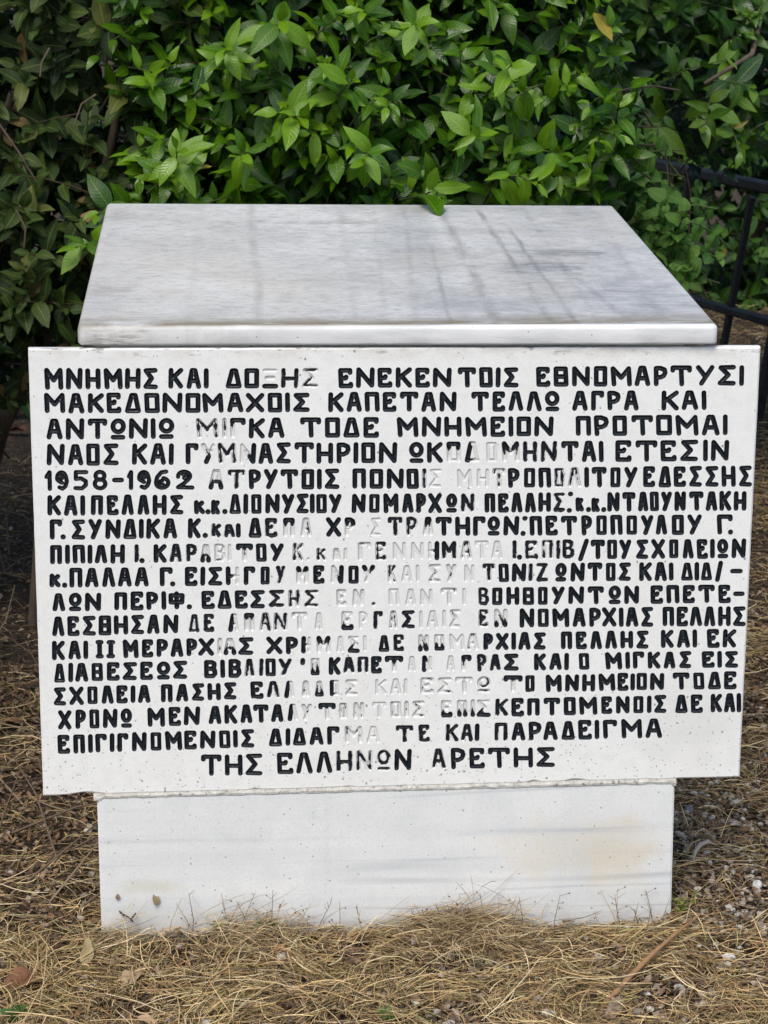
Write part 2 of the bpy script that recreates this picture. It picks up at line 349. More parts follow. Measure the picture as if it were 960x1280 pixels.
# ------------------------------------------------------------------ ground
def gh(x, y):
    """gentle unevenness of the ground (m)"""
    b = .010 * mnoise.noise(Vector((x * 1.7, y * 1.7, 3))) + .006 * mnoise.noise(Vector((x * 6, y * 6, 9)))
    return b
def grid_axis(lo, hi, fine_lo, fine_hi, step):
    a = [lo]; s = [-60, -25, -10, -5, -2.5]
    out = [lo, lo / 2.2, lo / 5] + list(np.arange(fine_lo, fine_hi, step)) + [hi / 5, hi / 2.2, hi]
    return sorted(set(out))
xs = grid_axis(-150, 150, -3, 5, .05); ys = grid_axis(-150, 150, -2.5, 9, .05)
xx, yy = np.meshgrid(xs, ys)
zz = np.array([[gh(x, y) + .004 * mnoise.noise(Vector((x * 21, y * 21, 0))) if abs(x) < 6 and abs(y) < 10 else -.01 for x in xs] for y in ys])
V = np.stack([xx, yy, zz], -1).reshape(-1, 3); nx, ny = len(xs), len(ys)
ii, jj = np.meshgrid(np.arange(nx - 1), np.arange(ny - 1)); a = (jj * nx + ii).ravel()
me = npmesh('ground', V, np.stack([a, a + 1, a + nx + 1, a + nx], 1))
g = link('ground', me, None, [M_SOIL]); props(g, kind='structure', label='dry brown soil strewn with straw and litter around the monument')

# ------------------------------------------------------------------ the monument
root = empty('marble_monument', (.48, .4, 0), 'white marble memorial block with sloping slab top and engraved Greek plaque', 'monument')
def own(o):
    o.parent = root; o.matrix_parent_inverse = Matrix.Translation(-Vector(root.location)); return o
def wz(p): return (float(p[0]), float(p[1]), float(p[2]))

# --- lettering: strokes in a unit box; each glyph is a list of polylines
def arc(cx, cy, rx, ry, a0, a1, n=10):
    return [(cx + rx * math.cos(R(a0 + (a1 - a0) * i / n)), cy + ry * math.sin(R(a0 + (a1 - a0) * i / n))) for i in range(n + 1)]
G = {
 'Μ': [[(.06, 0), (0, 1), (.5, .42), (.95, 1), (1, 0)]],
 'Ν': [[(0, 0), (.03, 1), (.95, .02), (1, 1)]],
 'Η': [[(0, 0), (0, 1)], [(1, 0), (1, 1)], [(0, .46), (1, .46)]],
 'Σ': [[(1, 1), (.05, .98), (.62, .52), (0, .02), (1, 0)]],
 'Κ': [[(0, 0), (.02, 1)], [(1, 1), (.1, .47)], [(.3, .6), (1, 0)]],
 'Α': [[(0, 0), (.34, 1), (.64, 1), (1, 0)], [(.17, .36), (.83, .36)]],
 'Ι': [[(.5, 0), (.5, 1)]],
 'Δ': [[(0, 0), (.36, 1), (.68, 1), (1, 0), (0, 0)]],
 'Ο': [[(.04, 0), (0, 1), (.97, 1), (1, 0), (.04, 0)]],
 'Ξ': [[(0, 1), (1, 1)], [(.22, .52), (.78, .52)], [(0, 0), (1, 0)]],
 'Ε': [[(.95, .86), (.95, 1), (0, 1), (.03, 0), (1, 0), (1, .12)], [(.03, .5), (.5, .5), (.55, .58)]],
 'Θ': [[(0, 0), (.02, 1), (.96, 1), (1, 0), (0, 0)], [(0, .5), (1, .5)]],
 'Χ': [[(0, 1), (1, 0)], [(1, 1), (0, 0)]],
 'Τ': [[(0, .84), (0, 1), (1, 1), (1, .84)], [(.5, 1), (.52, 0)]],
 'Π': [[(.03, 0), (0, 1), (.96, 1), (1, 0)]],
 'Λ': [[(0, 0), (.32, 1), (.62, 1), (1, 0)]],
 'Ω': [arc(.5, .66, .5, .34, 0, 360, 16), [(.04, 0), (.96, 0)]],
 'Γ': [[(.03, 0), (0, 1), (1, 1), (1, .84)]],
 'Ρ': [[(.05, 0), (0, 1), (.5, 1), (.92, .9), (1, .72), (.85, .52), (.5, .42), (.03, .42)]],
 'Υ': [[(0, 1), (.48, .48)], [(1, 1), (.25, 0)]],
 'Β': [[(.03, 0), (0, 1), (.6, 1), (.9, .9), (.88, .66), (.6, .53), (.05, .53)], [(.6, .53), (.95, .42), (1, .18), (.75, 0), (.03, 0)]],
 'Φ': [[(.0, .35), (0, .86), (1, .86), (.95, .35), (0, .35)], [(.5, 0), (.5, 1)]],
 'Ζ': [[(0, 1), (.95, 1), (0, 0), (1, 0)]],
 'Ⅱ': [[(0, 1), (1, 1)], [(0, 0), (1, 0)], [(.5, 1), (.5, 0)]],
 '/': [[(0, -.12), (1, 1.08)]],
 '-': [[(0, .5), (1, .5)]],
 '1': [[(0, .72), (.75, 1), (.8, 0)]],
 '9': [arc(.42, .72, .12, .1, -60, 120, 5) + arc(.45, .68, .42, .31, 150, 330, 8)[1:-6] + [(.1, .5), (.5, .36)], arc(.45, .66, .45, .34, 200, 20, 9) + [(1, .45), (.85, .15), (.55, 0), (.25, .08)]],
 '5': [[(1, 1), (.05, 1), (.05, .58), (.5, .62), (.95, .45), (.95, .2), (.6, 0), (0, .02)]],
 '8': [arc(.5, .75, .42, .25, 0, 360, 12), arc(.5, .26, .5, .28, 0, 360, 12)],
 '6': [[(.8, 1), (.4, .95), (.08, .65), (0, .35)] + arc(.5, .3, .5, .3, 180, 440, 10), arc(.5, .3, .22, .14, 90, 300, 5)],
 '2': [arc(.42, .72, .15, .12, -90, 120, 5), arc(.42, .72, .42, .28, 190, -40, 10) + [(.4, .25), (0, .02), (1, 0)]],
 'κ': [[(0, 0), (.0, 1)], [(.9, .95), (.15, .5)], [(.3, .55), (1, 0)]],
 'α': [[(0, 0), (.25, 1), (.65, 1), (1, 0)], [(.15, .35), (.85, .35)]],
 'ι': [[(.5, 0), (.5, 1)]],
 '.': [[(.5, .0), (.5, .015)]], 'ʻ': [[(.9, 1), (.3, .85), (.1, .55)]],
}
# natural relative widths, used to share a run's width among its letters
NW = dict(Μ=25, Ν=22, Η=20, Σ=19, Κ=19, Α=19, Ι=5.5, Δ=18, Ο=17, Ξ=18, Ε=17.5, Θ=18, Χ=22, Τ=23, Π=18, Λ=18, Ω=18, Γ=17, Ρ=17, Υ=20, Β=17, Φ=22, Ζ=18)
NW.update({'Ⅱ': 12, '/': 12, '-': 16, '1': 11, '9': 19, '5': 19, '8': 19, '6': 22, '2': 24, 'κ': 13, 'α': 15, 'ι': 5, '.': 5, 'ʻ': 6})
# each line: anchors (x, top, bottom) of the letters on the stone as seen in the survey photo, then runs "letters,left,right[,wear]"
LINES = [
 ([(60, 460, 487.5), (290, 460, 486), (620, 458.8, 484.5), (900, 456, 482.5)],
  "ΜΝΗΜΗΣ,55.5,197|ΚΑΙ,210.5,260.5,200|ΔΟΞΗΣ,282,398,11b36|ΕΝΕΚΕΝ,422.5,564.5|ΤΟΙΣ,572.5,648|ΕΘ,670,711|ΝΟΜΑΡ,715,835|ΤΥΣΙ,838,930"),
 ([(60, 491, 517), (350, 490.5, 515.5), (620, 489, 514.5), (860, 487.5, 513)],
  "ΜΑΚΕ,55,152|ΔΟΝΟ,156,251|ΜΑΧ,253,331|ΟΙΣ,334,387.5|ΚΑΠΕ,410,496|ΤΑΝ,500,571|ΤΕ,589,632|ΛΛΩ,636,699.5|ΑΓΡΑ,715.5,799|ΚΑΙ,827,883"),
 ([(60, 523, 550), (350, 522, 548), (620, 520.5, 546), (880, 518, 544.5)],
  "ΑΝΤΩΝΙΩ,57.5,218|ΜΙΓ,245,307,56t|ΚΑ,310.5,356|ΤΟΔΕ,375,474|ΜΝΗΜΕΙΟΝ,496,692|ΠΡΟ,719,784|ΤΟΜΑΙ,789,910"),
 ([(60, 555, 582.5), (350, 553, 580), (620, 551.5, 578.5), (880, 549.5, 577)],
  "ΝΑΟΣ,58.5,148|ΚΑΙ,164.5,217|ΓΥ,232,270,1b|ΜΝ,272,320,5r|ΑΣ,323,364|ΤΗΡ,368,438|ΙΟΝ,442,497|ΩΚ,511,554,02|Ο,557.5,576,t|Δ,581,600,l|Ο,607,622,9|Μ,627,650,t|ΗΝ,653,697,33|ΤΑΙ,701,754|ΕΤΕΣ,769,873|ΙΝ,879,912"),
 ([(60, 587, 614), (350, 586, 612), (620, 585, 610.5), (880, 582, 609)],
  "1,55,66|9,68.5,87|5,91.5,111|8,115,134.5|-,140,155|1,158,168|9,171,190|6,192,214|2,219,244|ΑΤ,261,307,b4|ΡΥ,311,347.5|ΤΟΙΣ,351,424|ΠΟΝ,440,505|ΟΙ,508,533,24|Σ,535,553,9|ΜΗ,570,612,99|Τ,615,633,7|ΡΟΠ,635,689|Ο,692,706,6|Λ,710,727,6|ΙΤΟΥ,731,797,0200|ΕΔ,804,839|ΕΣΣΗΣ,842,940"),
 ([(60, 619, 645), (350, 617, 642.5), (620, 616, 641), (900, 613.5, 639)],
  "ΚΑΙ,59,106|ΠΕΛΛΗΣ,113.5,229|κ,242,256|.,257.5,262.5|κ,264,275.5|.,278.5,283.5|ΔΙΟΝ,286,350,1000|ΥΣΙΟΥ,352,427.5|ΝΟΜ,439,499|ΑΡΧ,502,553|ΩΝ,557,594,23|ΠΕΛΛΗ,605,689|Σ,691,707,3|κ,719.5,730|.,733,738|κ,739,750|.,752,757|ΝΤΑ,759,811|ΟΥΝ,812,858|ΤΑΚΗ,861,933"),
 ([(60, 649, 675), (350, 647, 672), (620, 645, 670), (900, 642.5, 668.5)],
  "Γ,62,77.5|.,76.5,81.5|ΣΥΝ,89.5,151|ΔΙΚΑ,154,222|Κ,234.5,251|.,254,259|κ,263.5,277,3|α,279,294,3|ι,296,300.5,2|ΔΕ,311,347,23|Π,354,369,t|Α,375,390,8|Χ,407,427,1|Ρ,430,445,t|Σ,462.5,477,9|Τ,484,504,3|Ρ,507.5,522.5,4|Α,528,542,t|ΤΗΓ,544,607|ΩΝ,609,649|.,651.5,656.5|ΠΕΤ,662,722|ΡΟΠΟ,726,797|ΥΛ,801,834|ΟΥ,839,877.5|Γ,896,916|.,910.5,915.5"),
 ([(60, 681, 705.5), (350, 678.5, 702.5), (620, 675, 700), (900, 673, 698.5)],
  "ΠΙΠΙΛΗ,62,156|Ι,168.5,174,3|.,175,180|ΚΑΡ,191.5,247,133|Α,250.5,264,b|Β,267.5,283,8|Ι,285,289,9|Τ,295,317,t|ΟΥ,319.5,354.5,12|Κ,365,380,5|.,383,388,9|κ,395.5,409,4|α,415,426,8|ι,430,433,9|Γ,447,464,8|Ε,469,484,5|ΝΝ,490,531,99|Η,534,549,r|Μ,552,571,3|ΑΤΑ,575,629,799|Ι,641,645.5,4|.,647,652|Ε,656,673,4|Π,677,692.5,5|Ι,696,700,4|Β,703,719,3|/,722.5,736|ΤΟΥ,738,790|ΣΧΟΛΕΙΩΝ,795,932.5"),
 ([(60, 710, 735), (350, 707, 731), (620, 704, 728), (900, 702, 726)],
  "κ,62,76|.,78.5,83.5|ΠΑΛΑΑ,86.5,186|Γ,199.5,216|.,213.5,218.5|ΕΙΣ,230.5,278|Η,282.5,300,l|Γ,304,319.5,2|Ο,325,338,2|Υ,344,357.5,3|Μ,370,386,t|Ε,391,406,2|Ν,412.5,430,r|Ο,435,449,2|Υ,452,469,t|Κ,484,496,6|Α,501,517,9|Ι,520,524,9|Σ,535,552,8|Υ,557,571,8|Ν,579,594,9|Τ,603,620,4|ΟΝ,622.5,658,10|Ι,661,666,4|Ζ,670,686,3|ΩΝ,694,731|ΤΟΣ,734,789|ΚΑΙ,799,841|ΔΙΔ,851,891|/,893,904.5|-,912,929"),
 ([(65, 741, 765), (290, 737.5, 761), (620, 733.5, 757), (900, 730.5, 754)],
  "ΛΩΝ,65,127|ΠΕΡΙΦ,143,231|.,234,239|ΕΔΕ,251.5,310,012|Σ,313,331,2|Σ,335.5,356,3|Η,360,376,6|Σ,380,399,5|Ε,420,434,8|Ν,440,456,8|.,464.5,469.5,6|Π,485,500,9|ΑΝ,506,542,99|Τ,551,572,8|Ι,579,582,9|Β,597,612,3|ΟΗΘΟΥ,614.5,706|ΝΤ,710.5,755|ΩΝ,760,799.5|ΕΠΕΤΕ,813,914|-,916,931"),
 ([(65, 770.5, 796), (290, 766, 790.5), (620, 760.5, 785), (900, 757.5, 783)],
  "ΛΕΣΘΗΣΑΝ,65,223|ΔΕ,235,268.5,33|Α,285,299.5,l|Π,304.5,318,t|ΑΝ,324,360,55|Τ,364,385,8|Α,392.5,405,9|Ε,426,442,b|Ρ,448,461,9|Γ,466,479,3|Α,485.5,498,7|Σ,501,519,3|ΙΑΙ,524,557.5,999|Σ,561,576,8|Ε,597.5,611,5|Ν,617.5,635,b|ΝΟΜΑΡ,649,751|ΧΙΑΣ,752.5,817|ΠΕΛΛΗΣ,828,932"),
 ([(65, 801, 825.5), (290, 796.5, 819.5), (620, 790.5, 813), (900, 786, 810)],
  "ΚΑΙ,65,110|Ⅱ,119.5,130|Ⅱ,133,144.5|ΜΕΡΑΡ,153,247|Χ,248,268,2|Ι,272.5,277,8|Α,279.5,296,b|Σ,298,317,2|ΧΡ,333,373,11|Η,376,390,l|Μ,395,414,t|Α,420,431,9|Σ,434.5,449.5,b|Ι,455,458,9|ΔΕ,473,505.5,23|Ν,522.5,537,b|Ο,542.5,556,b|ΜΑ,561,599,98|ΡΧ,604,636,22|ΙΑΣ,640,682.5|ΠΕΛΛΗΣ,701,811|ΚΑΙ,826,871|ΕΚ,883,921"),
 ([(70, 828.5, 854), (170, 827, 850.5), (290, 823.5, 848), (470, 820, 842), (640, 816.5, 839), (780, 814.5, 837), (920, 813, 835)],
  "ΔΙΑΘ,67,129|ΕΣΕΩΣ,133,234.5|ΒΙΒ,255,302,001|Λ,305,319,4|ΙΟΥ,324,365,323|ʻ,375,381|Ο,387.5,400.5,b|ΚΑΠΕ,410.5,478,1331|Τ,481,504,t|Α,509,521,9|Ν,527.5,541,l|Α,557.5,570,9|Γ,576,590,t|ΡΑ,595.5,627,33|Σ,629.5,649,1|ΚΑΙ,667,710.5|Ο,723,737|ΜΙΓΚ,756,826|ΑΣ,829.5,864|ΕΙΣ,877,923"),
 ([(68, 858.5, 882.5), (180, 855.5, 879), (320, 851.5, 874), (430, 849, 871), (640, 844, 866.5), (780, 841, 864), (910, 839, 862)],
  "ΣΧΟΛΕΙΑ,67,188|ΠΑΣΗΣ,201,296|ΕΛ,312.5,351,23|Λ,355,369,l|Α,377,388,8|Δ,392.5,405.5,b|Ο,411,425,l|Σ,431,447.5,8|ΚΑΙ,468,509.5,999|ΕΣΤΩ,525,614,8887|Τ,629,653,t|Ο,656,669.5,2|ΜΝΗ,682,744|ΜΕΙΟΝ,747.5,831|ΤΟΔΕ,841,921"),
 ([(75, 887.5, 912.5), (200, 884, 908.5), (300, 880.5, 904.5), (430, 878, 900), (520, 875, 898), (690, 871.5, 895), (780, 869.5, 892.5), (920, 866, 891)],
  "ΧΡΟΝΩ,72,165|ΜΕΝ,184,250|ΑΚΑ,261,316|ΤΑ,316.5,355|Λ,359,374,l|Υ,376,391,8|Τ,398,420,t|Ο,423,435,8|Ν,441,456,8|ΤΟΙΣ,464,531,9888|Ε,551,566,b|Π,571,585,b|Ι,589,593,b|Σ,595.5,614,b|Κ,619,636,3|ΕΠ,639,675|ΤΟΜ,679,747|ΕΝΟΙΣ,751,833|ΔΕ,844,879|ΚΑΙ,888,926"),
 ([(75, 918.5, 943), (230, 913, 937.5), (290, 912, 935.5), (400, 908, 931.5), (520, 905.5, 929), (650, 902.5, 926), (740, 899.5, 924.5), (820, 898, 923)],
  "ΕΠΙΓ,72,134|ΙΓΝΟΜ,137.5,228|ΕΝΟΙΣ,230,318|ΔΙΔΑΓ,336,425,00121|ΜΑ,430,476,89|Τ,494,517.5,3|Ε,523,538,3|ΚΑΙ,557,599,331|ΠΑΡ,618,677,300|ΑΔΕΙ,679,749|ΓΜΑ,753,828"),
 ([(250, 943.5, 970), (300, 942, 970), (400, 939, 966.5), (540, 935, 962.5), (680, 933.5, 959.5)],
  "ΤΗΣ,251,328|ΕΛΛ,346,416|Η,419.5,441,3|Ν,445,466,6|Ω,471,489,4|Ν,492.5,515,2|Α,539,558,4|ΡΕ,563,606|ΤΗΣ,609.5,694"),
]
HW, DEP = .00345, .0030          # half width and depth of the cut (m)
px2w = lambda x, y: (lambda p: (p[0], p[2]))(on_y(x, y))
def interp(anch, x):
    xs_ = [a[0] for a in anch]
    return np.interp(x, xs_, [a[1] for a in anch]), np.interp(x, xs_, [a[2] for a in anch])
LID = 0; strokes = []      # (p0, p1, line, wear0, wear1, kind)
def wear_of(c, u, v):
    if c in '0123456789': return (0, .12, .26, .40, .49, .57, .66, .78, .92, 1.2)[int(c)]
    d = {'t': 1 - v, 'b': v, 'l': u, 'r': 1 - u}[c]
    return .05 + 1.15 * min(1, max(0, (d - .25) / .35))
for li, (anch, runs) in enumerate(LINES):
    for run in runs.split('|'):
        p = run.split(','); txt, x0, x1 = p[0], float(p[1]), float(p[2]); wr = p[3] if len(p) > 3 else '0' * len(txt)
        wsum = sum(NW[c] for c in txt); gap = 3.6
        if len(txt) > 1:
            k = (x1 - x0 - gap * (len(txt) - 1)) / wsum
            if k < .8: gap = 2.2; k = (x1 - x0 - gap * (len(txt) - 1)) / wsum
        else: k = (x1 - x0) / wsum
        cx = x0
        for c, wc in zip(txt, wr):
            w = NW[c] * k; tp, bt = interp(anch, cx + w / 2); h = bt - tp
            j = lambda a=.45: random.uniform(-a, a)
            lean = j(.5)
            ins = 3.15
            L, Rr, T, B = cx + ins + j(), cx + w - ins + j(), tp + ins + j(.4), bt - ins + j(.4)
            if Rr < L: L = Rr = (L + Rr) / 2
            if c in 'και': T = B - (h - 2 * ins) * .64 + j(.6)
            if c == '.': L = Rr = cx + w / 2
            if c == 'ʻ': B = T + 8
            LID += 1
            for pl in G[c]:
                q = [(L + (Rr - L) * a + lean * (b - .5), B + (T - B) * b, a, b) for a, b in pl]
                for s0, s1 in zip(q, q[1:]):
                    n = max(1, int(math.hypot(s1[0] - s0[0], s1[1] - s0[1]) / 7))
                    for i in range(n):
                        pts = []
                        for tt in (i / n, (i + 1) / n):
                            m_ = [s0[z_] + (s1[z_] - s0[z_]) * tt for z_ in range(4)]
                            pts.append((px2w(m_[0], m_[1]), wear_of(wc, m_[2], m_[3])))
                        if wc == '9' or min(pts[0][1], pts[1][1]) > 1.1: kind = 1
                        else: kind = 0
                        strokes.append((pts[0][0], pts[1][0], li, pts[0][1], pts[1][1], .80 if kind else (1.1 if c == '.' else .88 if c.isdigit() else .86 if (c in 'ΟΔΒΘΦ' and w < 15.6) else 1.0), LID))
            cx += w + gap
# the two raised dots of the colons in lines 6 and 7
for (x, y, li) in ((713, 617.5, 5), (711.5, 638, 5), (656, 648, 6)):
    a = px2w(x, y); LID += 1; strokes.append((a, (a[0] + .0004, a[1]), li, 0, 0, 1.05, LID))

# --- outline of the plaque, with small chips along its lower edge
c_tl, c_tr, c_br, c_bl = [px2w(*p) for p in ((35, 436), (951, 433.5), (924.5, 971.5), (54, 995))]
def edge_pts(a, b, n, amp, chips=()):
    out = []
    for i in range(n):
        t_ = i / n; x = a[0] + (b[0] - a[0]) * t_; z = a[1] + (b[1] - a[1]) * t_
        nrm = (-(b[1] - a[1]), b[0] - a[0]); ln = math.hypot(*nrm); nrm = (nrm[0] / ln, nrm[1] / ln)
        d = amp * mnoise.noise(Vector((x * 40, z * 40, 5)))
        for (tc_, wd, dp) in chips:
            if abs(t_ - tc_) < wd: d += dp * (1 - abs(t_ - tc_) / wd)
        out.append((x + nrm[0] * d, z + nrm[1] * d))
    return out
outline = (edge_pts(c_bl, c_br, 90, .0007, ((.06, .03, .004), (.3, .008, .0025), (.43, .01, .003), (.70, .012, .003), (.76, .02, .0045)))
           + edge_pts(c_br, c_tr, 30, .0005) + edge_pts(c_tr, c_tl, 60, .0005) + edge_pts(c_tl, c_bl, 30, .0005))
inner = []
cxm, czm = (c_tl[0] + c_br[0]) / 2, (c_tl[1] + c_br[1]) / 2
BV = .0022
for (x, z) in outline:
    inner.append((x - BV * np.sign(x - cxm) * (abs(x - cxm) > .4), z - BV * np.sign(z - czm) * (abs(z - czm) > .25)))
coords = list(inner); nb = len(inner); edges = []; faces = [list(range(nb))]; fid_line = [None]
sw0, sw1 = [], []
for (a, b, _li, w0, w1, ks, li) in strokes:
    dx, dz = b[0] - a[0], b[1] - a[1]; ln = math.hypot(dx, dz); ang = math.atan2(dz, dx) if ln > 1e-7 else 0
    hw = HW * ks
    for ring, rr in ((0, hw), (1, hw * .5)):
        st = len(coords); m_ = 5 if ring == 0 else 3
        for (c_, a0) in ((b, -90), (a, 90)):
            for i in range(m_ + 1):
                th = ang + R(a0 + 180 * i / m_)
                coords.append((c_[0] + rr * math.cos(th), c_[1] + rr * math.sin(th)))
        idx = list(range(st, len(coords)))
        if ring == 0: faces.append(idx); fid_line.append(li)
        else: edges += [(idx[i], idx[(i + 1) % len(idx)]) for i in range(len(idx))]
    st = len(coords); coords += [a, b] if ln > 1e-6 else [a]
    if ln > 1e-6: edges.append((st, st + 1))
import time; _t = time.time()
ov, oe, of, _, _, ofo = delaunay_2d_cdt([Vector(c) for c in coords], edges, faces, 1, 1e-6)
print('cdt', len(coords), len(ov), len(of), round(time.time() - _t, 1), 's')
P = np.array([(v[0], v[1]) for v in ov]); A = np.array([s[0] for s in strokes]); Bq = np.array([s[1] for s in strokes])
KS = np.array([s[5] for s in strokes]) * HW; W0 = np.array([s[3] for s in strokes]); W1 = np.array([s[4] for s in strokes])
dep = np.zeros(len(P)); wear = np.zeros(len(P)); edg = np.ones(len(P))
D_ = Bq - A; LL = (D_ ** 2).sum(1) + 1e-14
zmin = np.minimum(A[:, 1], Bq[:, 1]) - HW * 1.3; zmax = np.maximum(A[:, 1], Bq[:, 1]) + HW * 1.3
order = np.lexsort((P[:, 0], np.round(P[:, 1] / .012)))
for i0 in range(0, len(P), 300):
    ix = order[i0:i0 + 300]; Q = P[ix]
    sel = np.where((zmax > Q[:, 1].min()) & (zmin < Q[:, 1].max()) & (np.maximum(A[:, 0], Bq[:, 0]) + HW * 1.3 > Q[:, 0].min()) & (np.minimum(A[:, 0], Bq[:, 0]) - HW * 1.3 < Q[:, 0].max()))[0]
    if not len(sel): continue
    q = Q[:, None, :] - A[None, sel]
    tt = np.clip((q * D_[None, sel]).sum(2) / LL[None, sel], 0, 1)
    d = np.sqrt(((q - tt[..., None] * D_[None, sel]) ** 2).sum(2)) / KS[None, sel]
    k = d.argmin(1); r_ = np.arange(len(k)); dm = d[r_, k]; ks = sel[k]
    wear[ix] = W0[ks] + (W1[ks] - W0[ks]) * tt[r_, k]
    dd = np.clip(1 - dm, 0, 1)
    dep[ix] = DEP * np.where(KS[ks] < HW * .83, .6, 1.0) * np.minimum(1, dd * 1.5) ** .8; edg[ix] = np.clip(dm, 0, 1)
dep[dep < 2e-5] = 0
zoff = PLAQUE_TOP * 0
def tri_of(sel):
    used = {}; vv = []; ff = []
    for f in sel:
        nf = []
        for i in of[f]:
            if i not in used: used[i] = len(vv); vv.append(i)
            nf.append(used[i])
        ff.append(nf)
    return vv, ff
lines_f = {i: [] for i in range(1, LID + 1)}; flat = []
for fi, og in enumerate(ofo):
    ls = [fid_line[o] for o in og if o < len(fid_line) and fid_line[o] is not None]
    if ls: lines_f[ls[0]].append(fi)
    elif any(o == 0 for o in og): flat.append(fi)
vv, ff = tri_of(flat)
TH = .013
verts = [(P[i][0], dep[i] * 0, P[i][1]) for i in vv]
n0 = len(verts)
# bevelled rim, sides and back
verts += [(x, 0, z) for x, z in inner] + [(x, BV * .8, z) for x, z in outline] + [(x, TH, z) for x, z in outline]
for k in range(nb):
    k2 = (k + 1) % nb
    ff.append([n0 + k2, n0 + k, n0 + nb + k, n0 + nb + k2]); ff.append([n0 + nb + k2, n0 + nb + k, n0 + 2 * nb + k, n0 + 2 * nb + k2])
ff.append([n0 + 2 * nb + k for k in range(nb)])
plq = own(pyd('plaque', verts, [f[::-1] if False else f for f in ff], None, [M_PLQ]))
bm = bmesh.new(); bm.from_mesh(plq.data); bmesh.ops.remove_doubles(bm, verts=bm.verts[:], dist=1e-6)
bmesh.ops.recalc_face_normals(bm, faces=bm.faces[:]); bm.to_mesh(plq.data); bm.free()
# make sure the front looks towards -Y
if sum(p.normal.y * p.area for p in plq.data.polygons if abs(p.center.y) < 1e-5) > 0: plq.data.flip_normals()
plq['label'] = 'white painted stone panel with black engraved Greek capitals, some paint worn away'
def carve(name, sel):
    vv, ff = tri_of(sel)
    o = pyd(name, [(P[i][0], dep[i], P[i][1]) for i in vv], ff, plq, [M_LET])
    me = o.data
    if sum(p.normal.y * p.area for p in me.polygons) > 0: me.flip_normals()
    for nm, arr in (('wear', wear), ('edge', edg)):
        at = me.attributes.new(nm, 'FLOAT', 'POINT'); at.data.foreach_set('value', [float(arr[i]) for i in vv])
    return o
def span(sel):
    q = P[sorted({i for f in sel for i in of[f]})]; return float(np.prod(q.max(0) - q.min(0)))
by_size = sorted((l for l in lines_f if lines_f[l]), key=lambda l: -span(lines_f[l]))
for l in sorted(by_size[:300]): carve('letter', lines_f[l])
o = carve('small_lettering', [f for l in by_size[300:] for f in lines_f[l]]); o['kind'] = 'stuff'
def roughen(bm, step, amp, chips=()):
    """cut the block into short lengths and nibble its edges"""
    lo = [min(v.co[i] for v in bm.verts) for i in range(3)]; hi = [max(v.co[i] for v in bm.verts) for i in range(3)]
    for ax in (0, 1):
        k = lo[ax] + step
        while k < hi[ax] - step * .6:
            if ax == 0 or k < lo[1] + .9:
                no = [0, 0, 0]; no[ax] = 1; co = [0, 0, 0]; co[ax] = k
                bmesh.ops.bisect_plane(bm, geom=bm.verts[:] + bm.edges[:] + bm.faces[:], plane_co=co, plane_no=no, dist=1e-6)
            k += step if ax == 0 else step * 3
    bm.normal_update()
    for v in bm.verts:
        ns = [f.normal for f in v.link_faces]
        if min(a.dot(b) for a in ns for b in ns) < .93:
            q = v.co; n = v.normal
            d = abs(mnoise.noise(q * 45)) * amp * 1.2 + max(0, mnoise.noise(q * 18 + Vector((4, 2, 1))) - .38) * amp * 9
            for c_, r_, dp in chips:
                e = (q - Vector(c_)).length / r_
                if e < 1: d += dp * (1 - e)
            v.co = q - n * d
# --- cap slab: sloping top with rounded nosing
T4 = R(4); capn = (0, -math.sin(T4), math.cos(T4)); YF = -.009
top_f = PLAQUE_TOP + .029
tp = [hit(px, py, (0, YF, top_f), capn) for px, py in ((96.5, 407.5), (898.5, 406.5), (766.5, 256.5), (133.5, 253.5))]
zb = PLAQUE_TOP + .0016
bt = [hit(px, py, (0, YF, zb + .0), capn) for px, py in ((97, 434), (897, 431.5))]
bm = bmesh.new()
thk = top_f - zb
fl = [Vector(p) for p in tp]; low = [Vector((p[0], p[1], p[2] - thk)) for p in tp]
tv = [bm.verts.new(p) for p in fl]; bv = [bm.verts.new(p) for p in low]
bm.faces.new(tv); bm.faces.new(bv[::-1])
for i in range(4): bm.faces.new((tv[i], bv[i], bv[(i + 1) % 4], tv[(i + 1) % 4]))
bmesh.ops.recalc_face_normals(bm, faces=bm.faces[:])
bm.edges.ensure_lookup_table()
vert_e = [e for e in bm.edges if abs(e.verts[0].co.z - e.verts[1].co.z) > .02 and abs(e.verts[0].co.y - e.verts[1].co.y) < .005 and (e.verts[0].co.xy - e.verts[1].co.xy).length < .02]
bmesh.ops.bevel(bm, geom=vert_e, offset=.008, segments=4, affect='EDGES', profile=.5)
te = [e for e in bm.edges if all(any(f.normal.z > .8 for f in v.link_faces) for v in e.verts) and any(abs(f.normal.z) < .5 for f in e.link_faces)]
bmesh.ops.bevel(bm, geom=te, offset=.0065, segments=5, affect='EDGES', profile=.5)
be = [e for e in bm.edges if all(any(f.normal.z < -.8 for f in v.link_faces) for v in e.verts) and any(abs(f.normal.z) < .5 for f in e.link_faces)]
bmesh.ops.bevel(bm, geom=be, offset=.004, segments=3, affect='EDGES', profile=.5)
roughen(bm, .012, .0009)
me = bpy.data.meshes.new('cap_slab'); bm.to_mesh(me); bm.free()
me.polygons.foreach_set('use_smooth', [abs(p.normal.z) < .985 for p in me.polygons])
cap = own(link('cap_slab', me, None, [M_CAP]))
